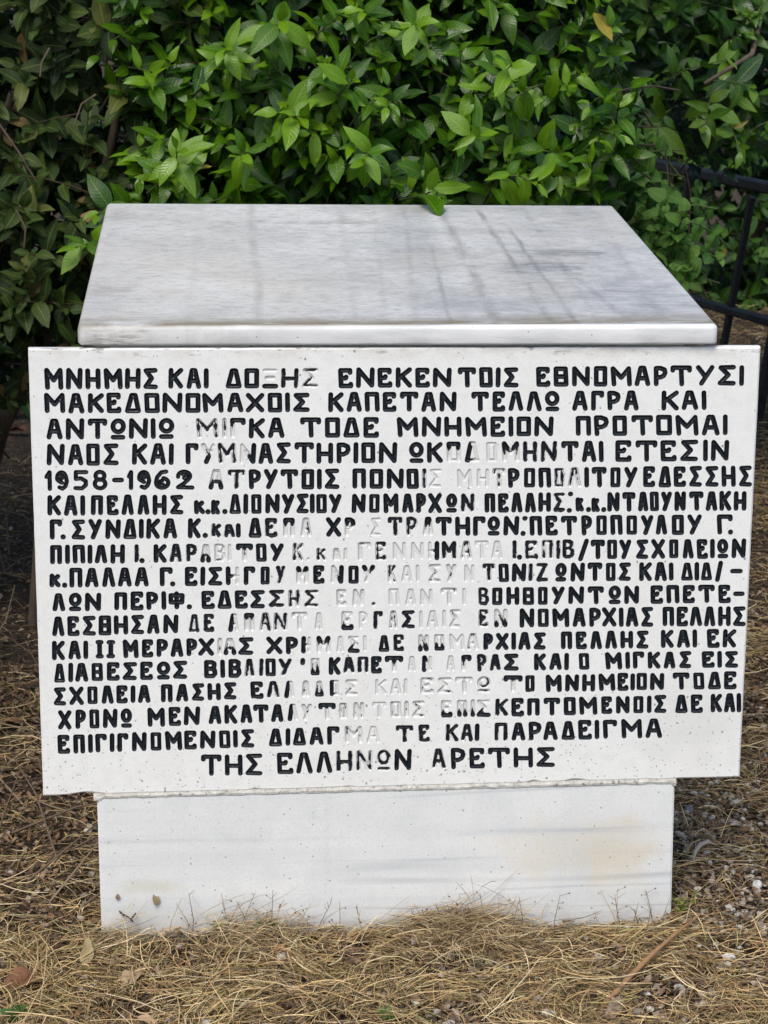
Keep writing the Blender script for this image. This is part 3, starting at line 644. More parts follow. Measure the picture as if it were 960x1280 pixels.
# --- body behind the plaque, base below it
def slab(name, corners_front, y0, y1, mat, bevel=.003, zlow=None):
    """corners_front: 4 (x,z) ccw from bottom-left"""
    bm = bmesh.new()
    f = [bm.verts.new((x, y0, z)) for x, z in corners_front]; b = [bm.verts.new((x, y1, z)) for x, z in corners_front]
    bm.faces.new(f); bm.faces.new(b[::-1])
    for i in range(4): bm.faces.new((f[i], f[(i + 1) % 4], b[(i + 1) % 4], b[i]))
    bmesh.ops.recalc_face_normals(bm, faces=bm.faces[:])
    bmesh.ops.bevel(bm, geom=bm.edges[:], offset=bevel, segments=2, affect='EDGES')
    roughen(bm, .012, .0007, [((tr_[0], -.003, tr_[1] - .02), .012, .004), ((tl_[0], -.003, tl_[1]), .008, .002)] if name == 'base_block' else ())
    me = bpy.data.meshes.new(name); bm.to_mesh(me); bm.free()
    return own(link(name, me, None, [mat]))
bl, br_, tr_, tl_ = [px2w(*p) for p in ((126.5, 1165), (839.5, 1165), (843, 977.5), (120.5, 996.5))]
slab('base_block', [(bl[0] + .001, -.06), (br_[0] - .001, -.06), tr_, tl_], -.003, .80, M_BASE, .0025)
slab('body_block', [(tl_[0] + .01, min(tl_[1], tr_[1]) - .03), (tr_[0] - .01, min(tl_[1], tr_[1]) - .03), (tr_[0] - .01, zb), (tl_[0] + .01, zb)], TH + .001, .79, M_BASE, .003)
# --- crumbling mortar bead between plaque and base
mv, mf = [], []
x_l, x_r = px2w(117, 995)[0], px2w(845, 975)[0]; N = 260
for i in range(N + 1):
    t_ = i / N; x = x_l + (x_r - x_l) * t_
    zt = np.interp(x, [c_bl[0], c_br[0]], [c_bl[1], c_br[1]]) + .0015; zbm = np.interp(x, [tl_[0], tr_[0]], [tl_[1], tr_[1]]) - .0015
    n1 = mnoise.noise(Vector((x * 60, 0, 1))) * .0016 + mnoise.noise(Vector((x * 190, 0, 4))) * .0010; n2 = mnoise.noise(Vector((x * 45, 7, 1))) * .0016
    yo = -.0034 + mnoise.noise(Vector((x * 80, 3, 1))) * .0012
    if t_ < .012 or t_ > .99: zbm -= .004
    mv += [(x, .006, zt + .001), (x, yo * .3, zt - .0015 + n1), (x, yo, (zt + zbm) / 2 + n1), (x, yo * .95, zbm + .0010 + n2), (x, .004, zbm - .002 + n2)]
for i in range(N):
    for j in range(4): mf.append((i * 5 + j, (i + 1) * 5 + j, (i + 1) * 5 + j + 1, i * 5 + j + 1))
own(pyd('mortar_joint', mv, mf, None, [M_MORT]))

# ------------------------------------------------------------------ leaves
def leaf_arrays(width, fold, bend, wave, seed, n=7, shape='laurel'):
    r_ = random.Random(seed); V = []; U = []
    for i in range(n):
        t_ = i / (n - 1)
        if shape == 'laurel': w = width * .5 * (math.sin(math.pi * min(1, t_ ** .86)) ** .80) * (1 - .15 * t_)
        elif shape == 'round': w = width * .5 * (math.sin(math.pi * t_ ** .62) ** .65)
        else: w = width * .5 * (math.sin(math.pi * t_ ** .8) ** .7)
        if i in (0, n - 1): w = .006
        wv = wave * math.sin(t_ * 9 + seed) ; wv2 = wave * math.sin(t_ * 8 + seed * 1.7)
        zc = -bend * t_ * t_; sx = .02 * math.sin(seed) * math.sin(math.pi * t_)
        for u, s in ((-1, wv), (0, 0), (1, wv2)):
            V.append((u * w * math.cos(fold) + sx, t_ * (1 - .25 * bend * t_), zc + abs(u) * (w * math.sin(fold) + s * min(1, w / (width * .4)))))
            U.append((u, t_))
    F = [(i * 3 + j, i * 3 + j + 1, (i + 1) * 3 + j + 1, (i + 1) * 3 + j) for i in range(n - 1) for j in range(2)]
    return np.array(V), np.array(F), np.array(U)
LV = {'laurel': [leaf_arrays(random.uniform(.37, .50), random.uniform(.05, .6), random.uniform(-.05, .55), random.uniform(.02, .07), k) for k in range(12)],
      'old': [leaf_arrays(random.uniform(.44, .60), random.uniform(.05, .5), random.uniform(.0, .4), .05, k, shape='o') for k in range(8)],
      'far': [leaf_arrays(random.uniform(.40, .55), random.uniform(.05, .4), .2, .03, k, 4, 'o') for k in range(4)],
      'vine': [leaf_arrays(random.uniform(.7, .9), random.uniform(.0, .4), random.uniform(.0, .3), .06, k, shape='round') for k in range(6)]}
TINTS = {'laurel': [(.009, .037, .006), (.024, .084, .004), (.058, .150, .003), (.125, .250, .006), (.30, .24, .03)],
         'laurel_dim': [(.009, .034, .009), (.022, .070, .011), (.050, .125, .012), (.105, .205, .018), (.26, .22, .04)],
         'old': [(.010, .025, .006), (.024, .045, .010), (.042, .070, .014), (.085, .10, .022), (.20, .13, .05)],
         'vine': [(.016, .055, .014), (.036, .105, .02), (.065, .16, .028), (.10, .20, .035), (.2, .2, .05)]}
MESHES = {}
def leaf_mesh(kind, k, pal, ti):
    key = (kind, k, pal, ti)
    if key not in MESHES:
        V, F, U = LV[kind][k]; MESHES[key] = npmesh('leaf', V, F, TINTS[pal][ti], U)
        MESHES[key].materials.append({'laurel': M_LEAF, 'old': M_OLD, 'vine': M_VINE}[kind])
    return MESHES[key]
def frame(yv, up):
    yv = yv / np.linalg.norm(yv); x = np.array([yv[1] * up[2] - yv[2] * up[1], yv[2] * up[0] - yv[0] * up[2], yv[0] * up[1] - yv[1] * up[0]]); nx_ = math.sqrt(x @ x)
    if nx_ < 1e-3: x = np.array([1.0, 0, 0]); nx_ = 1
    x /= nx_; z = np.array([x[1] * yv[2] - x[2] * yv[1], x[2] * yv[0] - x[0] * yv[2], x[0] * yv[1] - x[1] * yv[0]]); return np.stack([x, yv, z], 1)
class Shrub:
    def __init__(s, label, loc, kind, pal, cat='shrub', group=None, name='laurel_shrub'):
        s.root = empty(name, loc, label, cat, group); s.kind = kind; s.pal = pal; s.L = []; s.tw = Acc()
    def shoot(s, tip, d, length, nleaf, size, bright, rs, stem_r=.0016):
        d = d / np.linalg.norm(d); base = tip - d * length
        side = np.cross(d, [0, 0, 1]); side /= np.linalg.norm(side) + 1e-9
        sag = np.array([0, 0, rs.uniform(.0, .12)]) * length
        pts = [base + d * length * t_ + sag * math.sin(math.pi * t_) for t_ in (0, .33, .66, 1)]
        V, F = tube_arrays(pts, [stem_r * 1.5, stem_r * 1.2, stem_r, stem_r * .6], 5)
        s.tw.add(V, F, (.09, .12, .04) if bright > .5 else (.07, .05, .035))
        ph = rs.uniform(0, 6.28); B2 = np.cross(side, d)
        for i in range(nleaf):
            t_ = 1 - .72 * (i / max(1, nleaf - 1)) ** 1.1 * min(1, nleaf / 8)
            p = base + d * length * t_ + sag * math.sin(math.pi * t_)
            a = ph + i * 2.4 + rs.uniform(-.6, .6)
            spread = R(rs.uniform(18, 38)) if i < 2 else R(rs.uniform(45, 85))
            rad = side * math.cos(a) + B2 * math.sin(a)
            ld = d * math.cos(spread) + rad * math.sin(spread) + np.array([0, 0, rs.uniform(-.35, .12)])
            up = d * 1.0 + np.array([0, -.55, .75]) + np.array([rs.uniform(-.6, .6) for _ in range(3)])
            sz = size * (rs.uniform(.5, .75) if i < 2 else rs.uniform(.55, 1.25))
            Rm = frame(ld, up) * sz
            k = rs.randrange(len(LV[s.kind]))
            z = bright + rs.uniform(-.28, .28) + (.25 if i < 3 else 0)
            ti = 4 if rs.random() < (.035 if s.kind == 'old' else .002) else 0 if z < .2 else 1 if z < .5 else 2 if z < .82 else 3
            s.L.append((Rm, p, k, ti))
    def finish(s, mat, nind=300, stuff_name='foliage'):
        inv = Vector(s.root.location)
        P_ = np.array([l[1] + l[0][:, 1] * .5 for l in s.L]); pr = project(P_)
        # facing and on-screen size decide which leaves show largest
        score = []
        for (Rm, p, k, ti), q in zip(s.L, pr):
            inside = -5 < q[0] < 965 and -5 < q[1] < 640
            n_ = Rm[:, 2] / (np.linalg.norm(Rm[:, 2]) + 1e-9); v = (CAM - p); v /= np.linalg.norm(v)
            score.append((abs(n_ @ v) * np.linalg.norm(Rm[:, 1]) / q[2] ** 3 if inside and q[2] > 0 else -1))
        order = np.argsort(score)[::-1]; ind = set(int(i) for i in order[:nind] if score[i] > 0)
        acc = Acc()
        for i, (Rm, p, k, ti) in enumerate(s.L):
            if i in ind:
                o = bpy.data.objects.new('leaf', leaf_mesh(s.kind, k, s.pal, ti)); COL.objects.link(o); o.parent = s.root
                o.matrix_local = Matrix([[*Rm[r], p[r] - inv[r]] for r in range(3)] + [[0, 0, 0, 1]])
            else:
                V, F, U = LV[s.kind][k]
                acc.add(V @ Rm.T + (p - np.array(inv)), F, TINTS[s.pal][ti], U)
        f = link(stuff_name, acc.mesh(stuff_name), s.root, [mat]); f['kind'] = 'stuff'
        if s.tw.n:
            V = s.tw
            me = V.mesh('twigs'); tw = link('twigs', me, s.root, [M_STEM]); tw.location = -inv; tw['kind'] = 'stuff'
    def branch(s, pts, radii):
        V, F = tube_arrays(np.array(pts, float) - np.array(s.root.location), radii, 8)
        o = link('branch', npmesh('branch', V, F), s.root, [M_BARK]); return o
def hedge(sh, n, x0, x1, z0, z1, yf, depth, size, seed, bright_fn, dens=None, nleaf=(6, 10), length=(.10, .2), out=(-.1, -1, .25)):
    rs = random.Random(seed); made = 0; tries = 0
    while made < n and tries < n * 30:
        tries += 1
        x = rs.uniform(x0, x1); z = rs.uniform(z0, z1)
        if dens and rs.random() > dens(x, z): continue
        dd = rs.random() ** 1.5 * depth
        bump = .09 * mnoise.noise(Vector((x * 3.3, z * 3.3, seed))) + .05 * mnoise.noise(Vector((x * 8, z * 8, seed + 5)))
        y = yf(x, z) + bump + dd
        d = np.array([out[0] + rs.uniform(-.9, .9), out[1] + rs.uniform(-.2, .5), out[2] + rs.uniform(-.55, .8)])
        br = bright_fn(x, z) * (1 - .8 * min(1, dd / depth * 2.0)) + .15 * mnoise.noise(Vector((x * 5, z * 5, 2)))  # bright tips outside; shade painted into the tints of deeper leaves
        sh.shoot(np.array([x, y, z]), d, rs.uniform(*length), rs.randint(*nleaf), size * rs.uniform(.85, 1.15), br, rs)
        made += 1
# centre laurel: bright, glossy, overhangs the back of the cap
c = Shrub('bright green laurel shrub with glossy leaves directly behind the marble cap', (.55, 1.6, 0), 'laurel', 'laurel')
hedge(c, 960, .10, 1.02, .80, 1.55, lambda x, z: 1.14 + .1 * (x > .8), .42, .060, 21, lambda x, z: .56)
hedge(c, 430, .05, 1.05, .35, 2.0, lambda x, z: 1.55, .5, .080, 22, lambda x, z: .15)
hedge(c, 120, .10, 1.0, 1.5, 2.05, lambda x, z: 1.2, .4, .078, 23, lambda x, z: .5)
rs_ = random.Random(5)
for (px, py, y, d, ln, n_, sz, br) in ((548, 244, .88, (.25, -1, -.12), .2, 9, .064, .95), (222, 190, 1.02, (.1, -1, .6), .18, 9, .085, .9), (282, 60, 1.04, (-.1, -1, .3), .16, 9, .078, .95),
        (375, 145, 1.04, (.3, -1, .2), .16, 9, .075, .9), (300, 195, 1.03, (-.2, -1, .1), .15, 8, .07, .8), (120, 268, .98, (-.4, -1, .2), .16, 6, .075, .6), (440, 100, 1.05, (.3, -1, .5), .15, 9, .075, .7),
        (640, 80, 1.06, (.3, -1, .6), .16, 9, .078, .95), (600, 170, 1.04, (.2, -1, .2), .16, 9, .075, .8), (700, 195, 1.1, (.3, -1, .1), .16, 8, .07, .8), (520, 30, 1.07, (0, -1, .4), .15, 8, .08, .8), (352, 25, 1.05, (.2, -1, .3), .15, 8, .08, .95), (210, 320, 1.0, (-.5, -1, 0), .15, 6, .07, .5),
        (670, 230, 1.0, (.5, -1, .1), .16, 8, .072, .85), (455, 200, 1.0, (-.2, -1, .1), .16, 8, .072, .8), (95, 310, .98, (-.3, -1, .1), .15, 7, .075, .65)):
    c.shoot(on_y(px, py, y), np.array(d, float), ln, n_ + 1, sz * .88, br, rs_)
for (a0, b0, ya, a1, b1, yb, k_, ti_) in ((530, 243, .84, 550, 263, .74, 2, 2), (536, 238, .84, 545, 212, .80, 3, 3)):
    p_, q_ = on_y(a0, b0, ya), on_y(a1, b1, yb); ln_ = np.linalg.norm(q_ - p_) * 1.08
    c.L.append((frame(q_ - p_, np.array([.2, -.6, .8])) * ln_, p_, k_, ti_))
V, F = tube_arrays([on_y(538, 240, .87), on_y(520, 246, .95), on_y(500, 250, 1.1)], [.0014, .002, .0026], 5); c.tw.add(V, F, (.08, .10, .04))
c.branch([(.55, 1.6, 0), (.5, 1.55, .5), (.42, 1.45, .95), (.3, 1.4, 1.4)], [.03, .022, .015, .008])
c.branch([(.56, 1.62, 0), (.66, 1.6, .5), (.74, 1.5, 1.0), (.85, 1.42, 1.5)], [.028, .02, .014, .008])
c.finish(M_LEAF)
# left old shrub: dull, dark, in shade
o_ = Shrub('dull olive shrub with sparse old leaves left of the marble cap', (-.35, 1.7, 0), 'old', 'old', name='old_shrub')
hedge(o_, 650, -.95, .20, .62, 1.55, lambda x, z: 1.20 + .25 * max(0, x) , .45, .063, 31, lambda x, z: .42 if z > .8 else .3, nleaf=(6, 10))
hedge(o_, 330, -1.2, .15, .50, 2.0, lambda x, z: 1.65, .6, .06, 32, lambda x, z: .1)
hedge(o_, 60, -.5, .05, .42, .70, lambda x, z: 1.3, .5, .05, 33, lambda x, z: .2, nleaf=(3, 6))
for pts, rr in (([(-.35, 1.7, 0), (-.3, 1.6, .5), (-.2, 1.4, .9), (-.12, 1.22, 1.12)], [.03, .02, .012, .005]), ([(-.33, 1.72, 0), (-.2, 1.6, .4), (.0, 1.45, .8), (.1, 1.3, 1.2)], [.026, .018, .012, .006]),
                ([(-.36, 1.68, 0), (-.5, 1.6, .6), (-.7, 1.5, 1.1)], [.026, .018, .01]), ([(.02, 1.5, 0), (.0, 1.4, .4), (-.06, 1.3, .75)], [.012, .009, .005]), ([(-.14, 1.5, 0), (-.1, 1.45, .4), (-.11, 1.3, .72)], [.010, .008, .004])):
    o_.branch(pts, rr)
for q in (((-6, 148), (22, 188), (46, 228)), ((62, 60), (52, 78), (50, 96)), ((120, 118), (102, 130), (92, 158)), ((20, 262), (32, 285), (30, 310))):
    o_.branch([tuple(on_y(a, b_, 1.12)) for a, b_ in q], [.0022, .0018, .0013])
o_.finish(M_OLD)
# unseen shrub added left of the frame to shade the ground there
l_ = Shrub('dense dark shrub added out of view at left to shade the ground', (-1.0, .5, 0), 'old', 'old', name='shade_shrub')
rsl = random.Random(35)
for k in range(420):
    z = rsl.uniform(.25, 1.75); y = rsl.uniform(-.5, 1.5); x = -.42 - rsl.random() * .5 - .25 * max(0, .3 - y) - (.1 if z < .5 else 0)
    l_.shoot(np.array([x, y, z]), np.array([.8, rsl.uniform(-.8, .3), rsl.uniform(-.3, .7)]), rsl.uniform(.1, .2), rsl.randint(6, 9), .075, .25, rsl)
l_.branch([(-1.0, .5, 0), (-.95, .5, .6), (-.8, .5, 1.3)], [.035, .025, .01])
l_.finish(M_OLD)
# right laurel, further back over the fence
r = Shrub('darker laurel shrub with drooping shoots hanging over the iron fence', (2.3, 3.3, 0), 'laurel', 'laurel_dim')
def rdens(x, z):
    q = project(np.array([x, 2.2, z])); lim = 188 + 10 * math.sin(q[0] * .05) if q[0] > 790 else 260
    return 1.0 if q[1] < lim - 25 else (.25 if q[1] < lim + 10 else 0)
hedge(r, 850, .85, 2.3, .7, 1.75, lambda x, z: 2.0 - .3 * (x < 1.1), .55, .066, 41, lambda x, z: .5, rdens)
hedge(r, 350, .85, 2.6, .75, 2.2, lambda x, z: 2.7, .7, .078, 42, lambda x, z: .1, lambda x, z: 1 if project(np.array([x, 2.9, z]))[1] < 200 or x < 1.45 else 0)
rs_ = random.Random(6)
for (px, py, y, d, ln, n_, sz, br) in ((905, 75, 1.75, (.7, -.6, .5), .3, 10, .07, .8), (880, 160, 1.75, (-.3, -1, -.3), .22, 10, .07, .95), (820, 170, 1.75, (-.4, -1, -.3), .16, 7, .07, .9), (780, 50, 1.7, (.5, -1, -.1), .2, 9, .075, .95), (925, 190, 1.8, (.1, -1, -.5), .18, 8, .055, .9), (760, 110, 1.7, (-.2, -1, 0), .2, 9, .07, .6), (940, 110, 1.8, (.3, -1, 0), .2, 9, .07, .6)):
    r.shoot(on_y(px, py, y), np.array(d, float), ln, n_, sz, br, rs_)
r.branch([(2.3, 3.3, 0), (2.2, 3.1, .7), (1.9, 2.8, 1.35), (1.4, 2.4, 1.6)], [.035, .025, .016, .008])
r.branch([tuple(on_y(880, 105, 1.9)), tuple(on_y(940, 68, 1.95)), (1.65, 2.6, 1.45)], [.004, .006, .012])
r.finish(M_LEAF)
# small-leaved vine between laurel and fence
v_ = Shrub('small round-leaved vine scrambling beside the right edge of the cap', (1.15, 2.2, 0), 'vine', 'vine', 'vine', name='climbing_vine')
def vdens(x, z):
    q = project(np.array([x, 1.75, z])); px, py = q[0], q[1]
    if px > 782 and py < 232: return 0
    if 828 < px < 874 and 215 < py < 345 and (x * 991) % 1 < .97: return 0
    e = 1 - ((px - 785) / 85) ** 2 - ((py - 255) / 115) ** 2
    return max(0, min(1, .25 + e * 1.2)) if e > -.2 else 0
hedge(v_, 300, .85, 1.6, .42, 1.25, lambda x, z: 1.45, .6, .036, 51, lambda x, z: .8, vdens, nleaf=(5, 9), length=(.1, .25))
rs_ = random.Random(8)
for k in range(16):
    x = 750 + rs_.uniform(0, 110); p0 = on_y(x, 160 + rs_.uniform(0, 60), 1.6 + rs_.uniform(0, .4)); p1 = on_y(x + rs_.uniform(-40, 60), 300 + rs_.uniform(0, 130), 1.7 + rs_.uniform(0, .4)); mid = (p0 + p1) / 2 + np.array([rs_.uniform(-.05, .05), 0, rs_.uniform(-.05, .05)])
    V, F = tube_arrays([p0, (p0 + mid) / 2 + .01, mid, (p1 + mid) / 2 - .01, p1], .0016, 4); v_.tw.add(V, F, (.16, .12, .08))
v_.finish(M_VINE)
# far shrubs closing the view
for i, (x0, x1, y, seed, lab) in enumerate(((-2.2, 1.0, 3.4, 61, 'deep green thicket in shade behind the left and centre shrubs'), (1.1, 3.6, 5.3, 62, 'dark thicket beyond the iron fence at the far right'))):
    b = Shrub(lab, ((x0 + x1) / 2, y + .4, 0), 'far', 'laurel_dim', name='background_shrub')
    hedge(b, 650 if i == 0 else 1900, x0, x1, .0, 2.4 if i == 0 else 1.8, lambda x, z: y, .6, .10 if i == 0 else .085, seed, lambda x, z: .15 if i == 0 else .3)
    b.branch([((x0 + x1) / 2, y + .4, 0), ((x0 + x1) / 2 + .1, y + .3, 1), ((x0 + x1) / 2 - .1, y + .2, 2)], [.04, .03, .015])
    b.finish(M_OLD, 0)

# ------------------------------------------------------------------ iron fence
FA, FB = on_z(955, 530), on_z(785, 478)
fdir = (FB - FA); fdir[2] = 0; fl_ = np.linalg.norm(fdir); fdir /= fl_
fn = np.array([-fdir[1], fdir[0], 0])
def on_f(px, py): return hit(px, py, FA, fn)
fence = empty('iron_fence', tuple(FA), 'low black iron fence with leaning bars behind the monument at right', 'fence')
def fpart(name, pts, w, dth):
    """flat bar of section w x dth along pts"""
    pts = [np.array(p) for p in pts]; V = []; F = []
    T = (pts[-1] - pts[0]); T /= np.linalg.norm(T); n_ = fn / np.linalg.norm(fn); s_ = np.cross(T, n_); s_ /= np.linalg.norm(s_)
    cc = [(-.5, -.32), (-.32, -.5), (.32, -.5), (.5, -.32), (.5, .32), (.32, .5), (-.32, .5), (-.5, .32)]
    for p in pts:
        for a, b in cc: V.append(p + s_ * a * w + n_ * b * dth)
    for i in range(len(pts) - 1):
        for j in range(8): F.append((i * 8 + j, i * 8 + (j + 1) % 8, (i + 1) * 8 + (j + 1) % 8, (i + 1) * 8 + j))
    F += [tuple(range(8))[::-1], tuple(range((len(pts) - 1) * 8, len(pts) * 8))]
    o = pyd(name, [v - FA for v in V], F, fence, [M_IRON]); return o
def ext(a, b, k): return a + (b - a) * k
t0, t1 = on_f(785, 198), on_f(958, 234); fpart('top_rail', [ext(t1, t0, 2.2), t0, t1, ext(t0, t1, 2.5)], .034, .03)
b0, b1 = on_f(870, 376), on_f(958, 401); fpart('bottom_rail', [ext(b1, b0, 4.2), b0, b1, ext(b0, b1, 4)], .026, .028)
def foot(a, b):       # continue the bar down to the ground
    k = a[2] / (a[2] - b[2] + 1e-9); return a + (b - a) * k
B2t, B2b = on_f(940, 246), on_f(905, 430); B1t, B1b = on_f(861, 222), on_f(848, 330)
step = B2t - B1t
fpart('bar', [B2t, foot(B2t, B2b)], .022, .02); fpart('bar', [B1t, foot(B1t, B1b)], .022, .02)
B3t, B3b = on_f(998, 255), on_f(951, 500); fpart('bar', [B3t, foot(B3t, B3b)], .03, .03)
for k in (1, 2, 3): fpart('bar', [B3t + step * k, foot(B3t, B3b) + step * k], .022, .02)

# ------------------------------------------------------------------ ground cover
def under_monument(x, y): return (x > .085) & (x < .90) & (y > -.008) & (y < .82)
ZONES = [  # x0 x1 y0 y1 per m2 straw, litter
    (-.45, 1.15, -.42, .0, 66000, 20000), (-.6, .09, 0, .12, 32000, 9000), (-.6, .09, .10, .3, 14000, 6000), (-.7, .09, 0, 1.2, 9000, 12000), (-1.0, .3, 1.2, 3.0, 1200, 2500),
    (.88, 1.5, .0, 1.3, 17000, 22000), (.95, 2.0, 1.3, 3.0, 11000, 6000), (1.1, 2.6, 3.0, 6.5, 3000, 2000),
    (-2.5, -.45, -1.2, 1.5, 1500, 600), (1.15, 3.5, -1.2, 1.3, 1500, 600), (-1, 2, -1.6, -.42, 2500, 900)]
def scatter(idx):
    xs_, ys_ = [], []
    for z in ZONES:
        n = int((z[1] - z[0]) * (z[3] - z[2]) * z[idx]); xs_.append(rng.uniform(z[0], z[1], n)); ys_.append(rng.uniform(z[2], z[3], n))
    x, y = np.concatenate(xs_), np.concatenate(ys_); k = ~under_monument(x, y)
    cl = np.array([mnoise.noise(Vector((a * 9, b * 9, 1.5))) + .6 * mnoise.noise(Vector((a * 26, b * 26, 4))) for a, b in zip(x, y)])
    if idx == 4: k &= rng.uniform(0, 1, len(x)) < np.clip(.72 + cl * 1.5, .16, 1)
    return x[k], y[k]
GZ = lambda x, y: np.array([gh(a, b) for a, b in zip(x, y)])
def straw(name, x, y, lmin, lmax, wmin, wmax, zmax, pitch, cols, label, cat=None):
    n = len(x); L = rng.uniform(lmin, lmax, n) * rng.uniform(.5, 1, n); th = rng.normal(0, .75, n) + np.array([7 * mnoise.noise(Vector((a * 5, b * 5, 8))) for a, b in zip(x, y)])
    ph = rng.normal(0, pitch, n); z = GZ(x, y) + rng.uniform(.001, zmax, n); w = rng.uniform(wmin, wmax, n)
    curv = rng.normal(0, .45, n); bendz = rng.uniform(-.25, .5, n) * L; K = 5
    ts = np.linspace(-.5, .5, K); V = np.zeros((n, K, 2, 3))
    roll = rng.uniform(-1.2, 1.2, n)
    for i, t_ in enumerate(ts):
        a = th + curv * t_; cx = x + np.cos(a) * L * t_; cy = y + np.sin(a) * L * t_
        cz = z + np.sin(ph) * L * (t_ + .5) - bendz * t_ * t_ + np.abs(bendz) * .15
        cz = np.maximum(cz, GZ(cx, cy) * 0 + .0012 - .004)
        px_, py_, pz_ = -np.sin(a) * np.cos(roll), np.cos(a) * np.cos(roll), np.sin(roll)
        ww = w * (1 - .75 * abs(t_ + .1) ** 2 * 2)
        inside = (cx > .088) & (cx < .9) & (cy > -.006) & (cy < .8)
        cy = np.where(inside & (y < 0), -.007 - rng.uniform(0, .006, n), cy)
        cx = np.where(inside & (x > .88) & (y >= 0), .902, cx)
        cx = np.where(inside & (x < .09) & (y >= 0), .086, cx)
        for s_, sg in ((0, -1), (1, 1)):
            V[:, i, s_, 0] = cx + sg * px_ * ww * .5; V[:, i, s_, 1] = cy + sg * py_ * ww * .5; V[:, i, s_, 2] = cz + sg * pz_ * ww * .5
    V = V.reshape(-1, 3); b = (np.arange(n) * K * 2)[:, None]
    F = np.concatenate([np.stack([b[:, 0] + 2 * i, b[:, 0] + 2 * i + 1, b[:, 0] + 2 * i + 3, b[:, 0] + 2 * i + 2], 1) for i in range(K - 1)])
    cols = np.array(cols); c_ = cols[rng.integers(0, len(cols), n)] * rng.uniform(.7, 1.25, (n, 1))
    me = npmesh(name, V, F, np.repeat(c_, K * 2, 0)); o = link(name, me, None, [M_STRAW]); return props(o, label, cat, None, 'stuff')
x, y = scatter(4)
straw('dry_grass', x, y, .015, .105, .0005, .0015, .022, .14, [(.64, .47, .24), (.47, .32, .14), (.74, .60, .35), (.30, .19, .09), (.15, .10, .055), (.57, .40, .18), (.08, .055, .035), (.40, .25, .11), (.34, .31, .12)],
      'matted tan straw and dried grass lying all around the base', 'dry grass')
n = 210
xa = np.concatenate([rng.uniform(-.3, 1.1, n), rng.uniform(-.5, .06, 120), rng.uniform(.9, 1.4, 160)]); ya = np.concatenate([rng.uniform(-.4, -.02, n), rng.uniform(-.1, 1.3, 120), rng.uniform(-.1, 1.5, 160)])
straw('long_straw', xa, ya, .10, .26, .0008, .0017, .035, .10, [(.62, .47, .27), (.52, .38, .2), (.68, .56, .36)], 'long pale straw stalks lying loose over the matted grass', 'straw')
# heap of straw against the base
n = 1500; hx = np.concatenate([rng.normal(.60, .05, n), rng.normal(.62, .03, 500), rng.normal(.30, .04, 450), rng.normal(.10, .02, 150)]); hy = -np.abs(rng.normal(0, .045, len(hx))) - .01
o = straw('straw_tuft', hx, hy, .03, .12, .0006, .0013, .040, .38, [(.50, .37, .2), (.42, .29, .15), (.56, .46, .28), (.24, .17, .10)], 'raised tufts of tangled dry grass heaped against the base', 'straw tuft')
# leaf litter: small bent brown flakes
x, y = scatter(5); n = len(x); sz = rng.uniform(.004, .017, n); th = rng.uniform(0, 6.28, n); z = GZ(x, y) + rng.uniform(.001, .016, n)
base = np.array([(-.5, 0, 0), (0, -.28, .1), (.5, 0, .05), (.05, .3, .15), (0, 0, .0)]); tl = rng.normal(0, .4, (n, 2))
V = np.zeros((n, 5, 3)); c_, s_ = np.cos(th)[:, None], np.sin(th)[:, None]
V[..., 0] = x[:, None] + sz[:, None] * (base[:, 0] * c_ - base[:, 1] * s_); V[..., 1] = y[:, None] + sz[:, None] * (base[:, 0] * s_ + base[:, 1] * c_)
V[..., 2] = z[:, None] + sz[:, None] * (base[:, 2] + base[:, 0] * tl[:, :1] + base[:, 1] * tl[:, 1:])
V[..., 1] = np.where((V[..., 0] > .088) & (V[..., 0] < .9) & (V[..., 1] > -.006) & (V[..., 1] < .1), -.008, V[..., 1])
b = np.arange(n) * 5; F = np.concatenate([np.stack([b + i, b + (i + 1) % 4, b + 4], 1) for i in range(4)])
cols = np.array([(.17, .11, .07), (.10, .065, .045), (.26, .18, .12), (.06, .042, .032), (.30, .24, .18), (.2, .11, .06)])
me = npmesh('leaf_litter', V.reshape(-1, 3), F, np.repeat(cols[rng.integers(0, 6, n)] * rng.uniform(.6, 1.3, (n, 1)), 5, 0), smooth=False)
props(link('leaf_litter', me, None, [M_DEAD]), 'crumbled brown leaf litter between the straw', 'leaf litter', None, 'stuff')
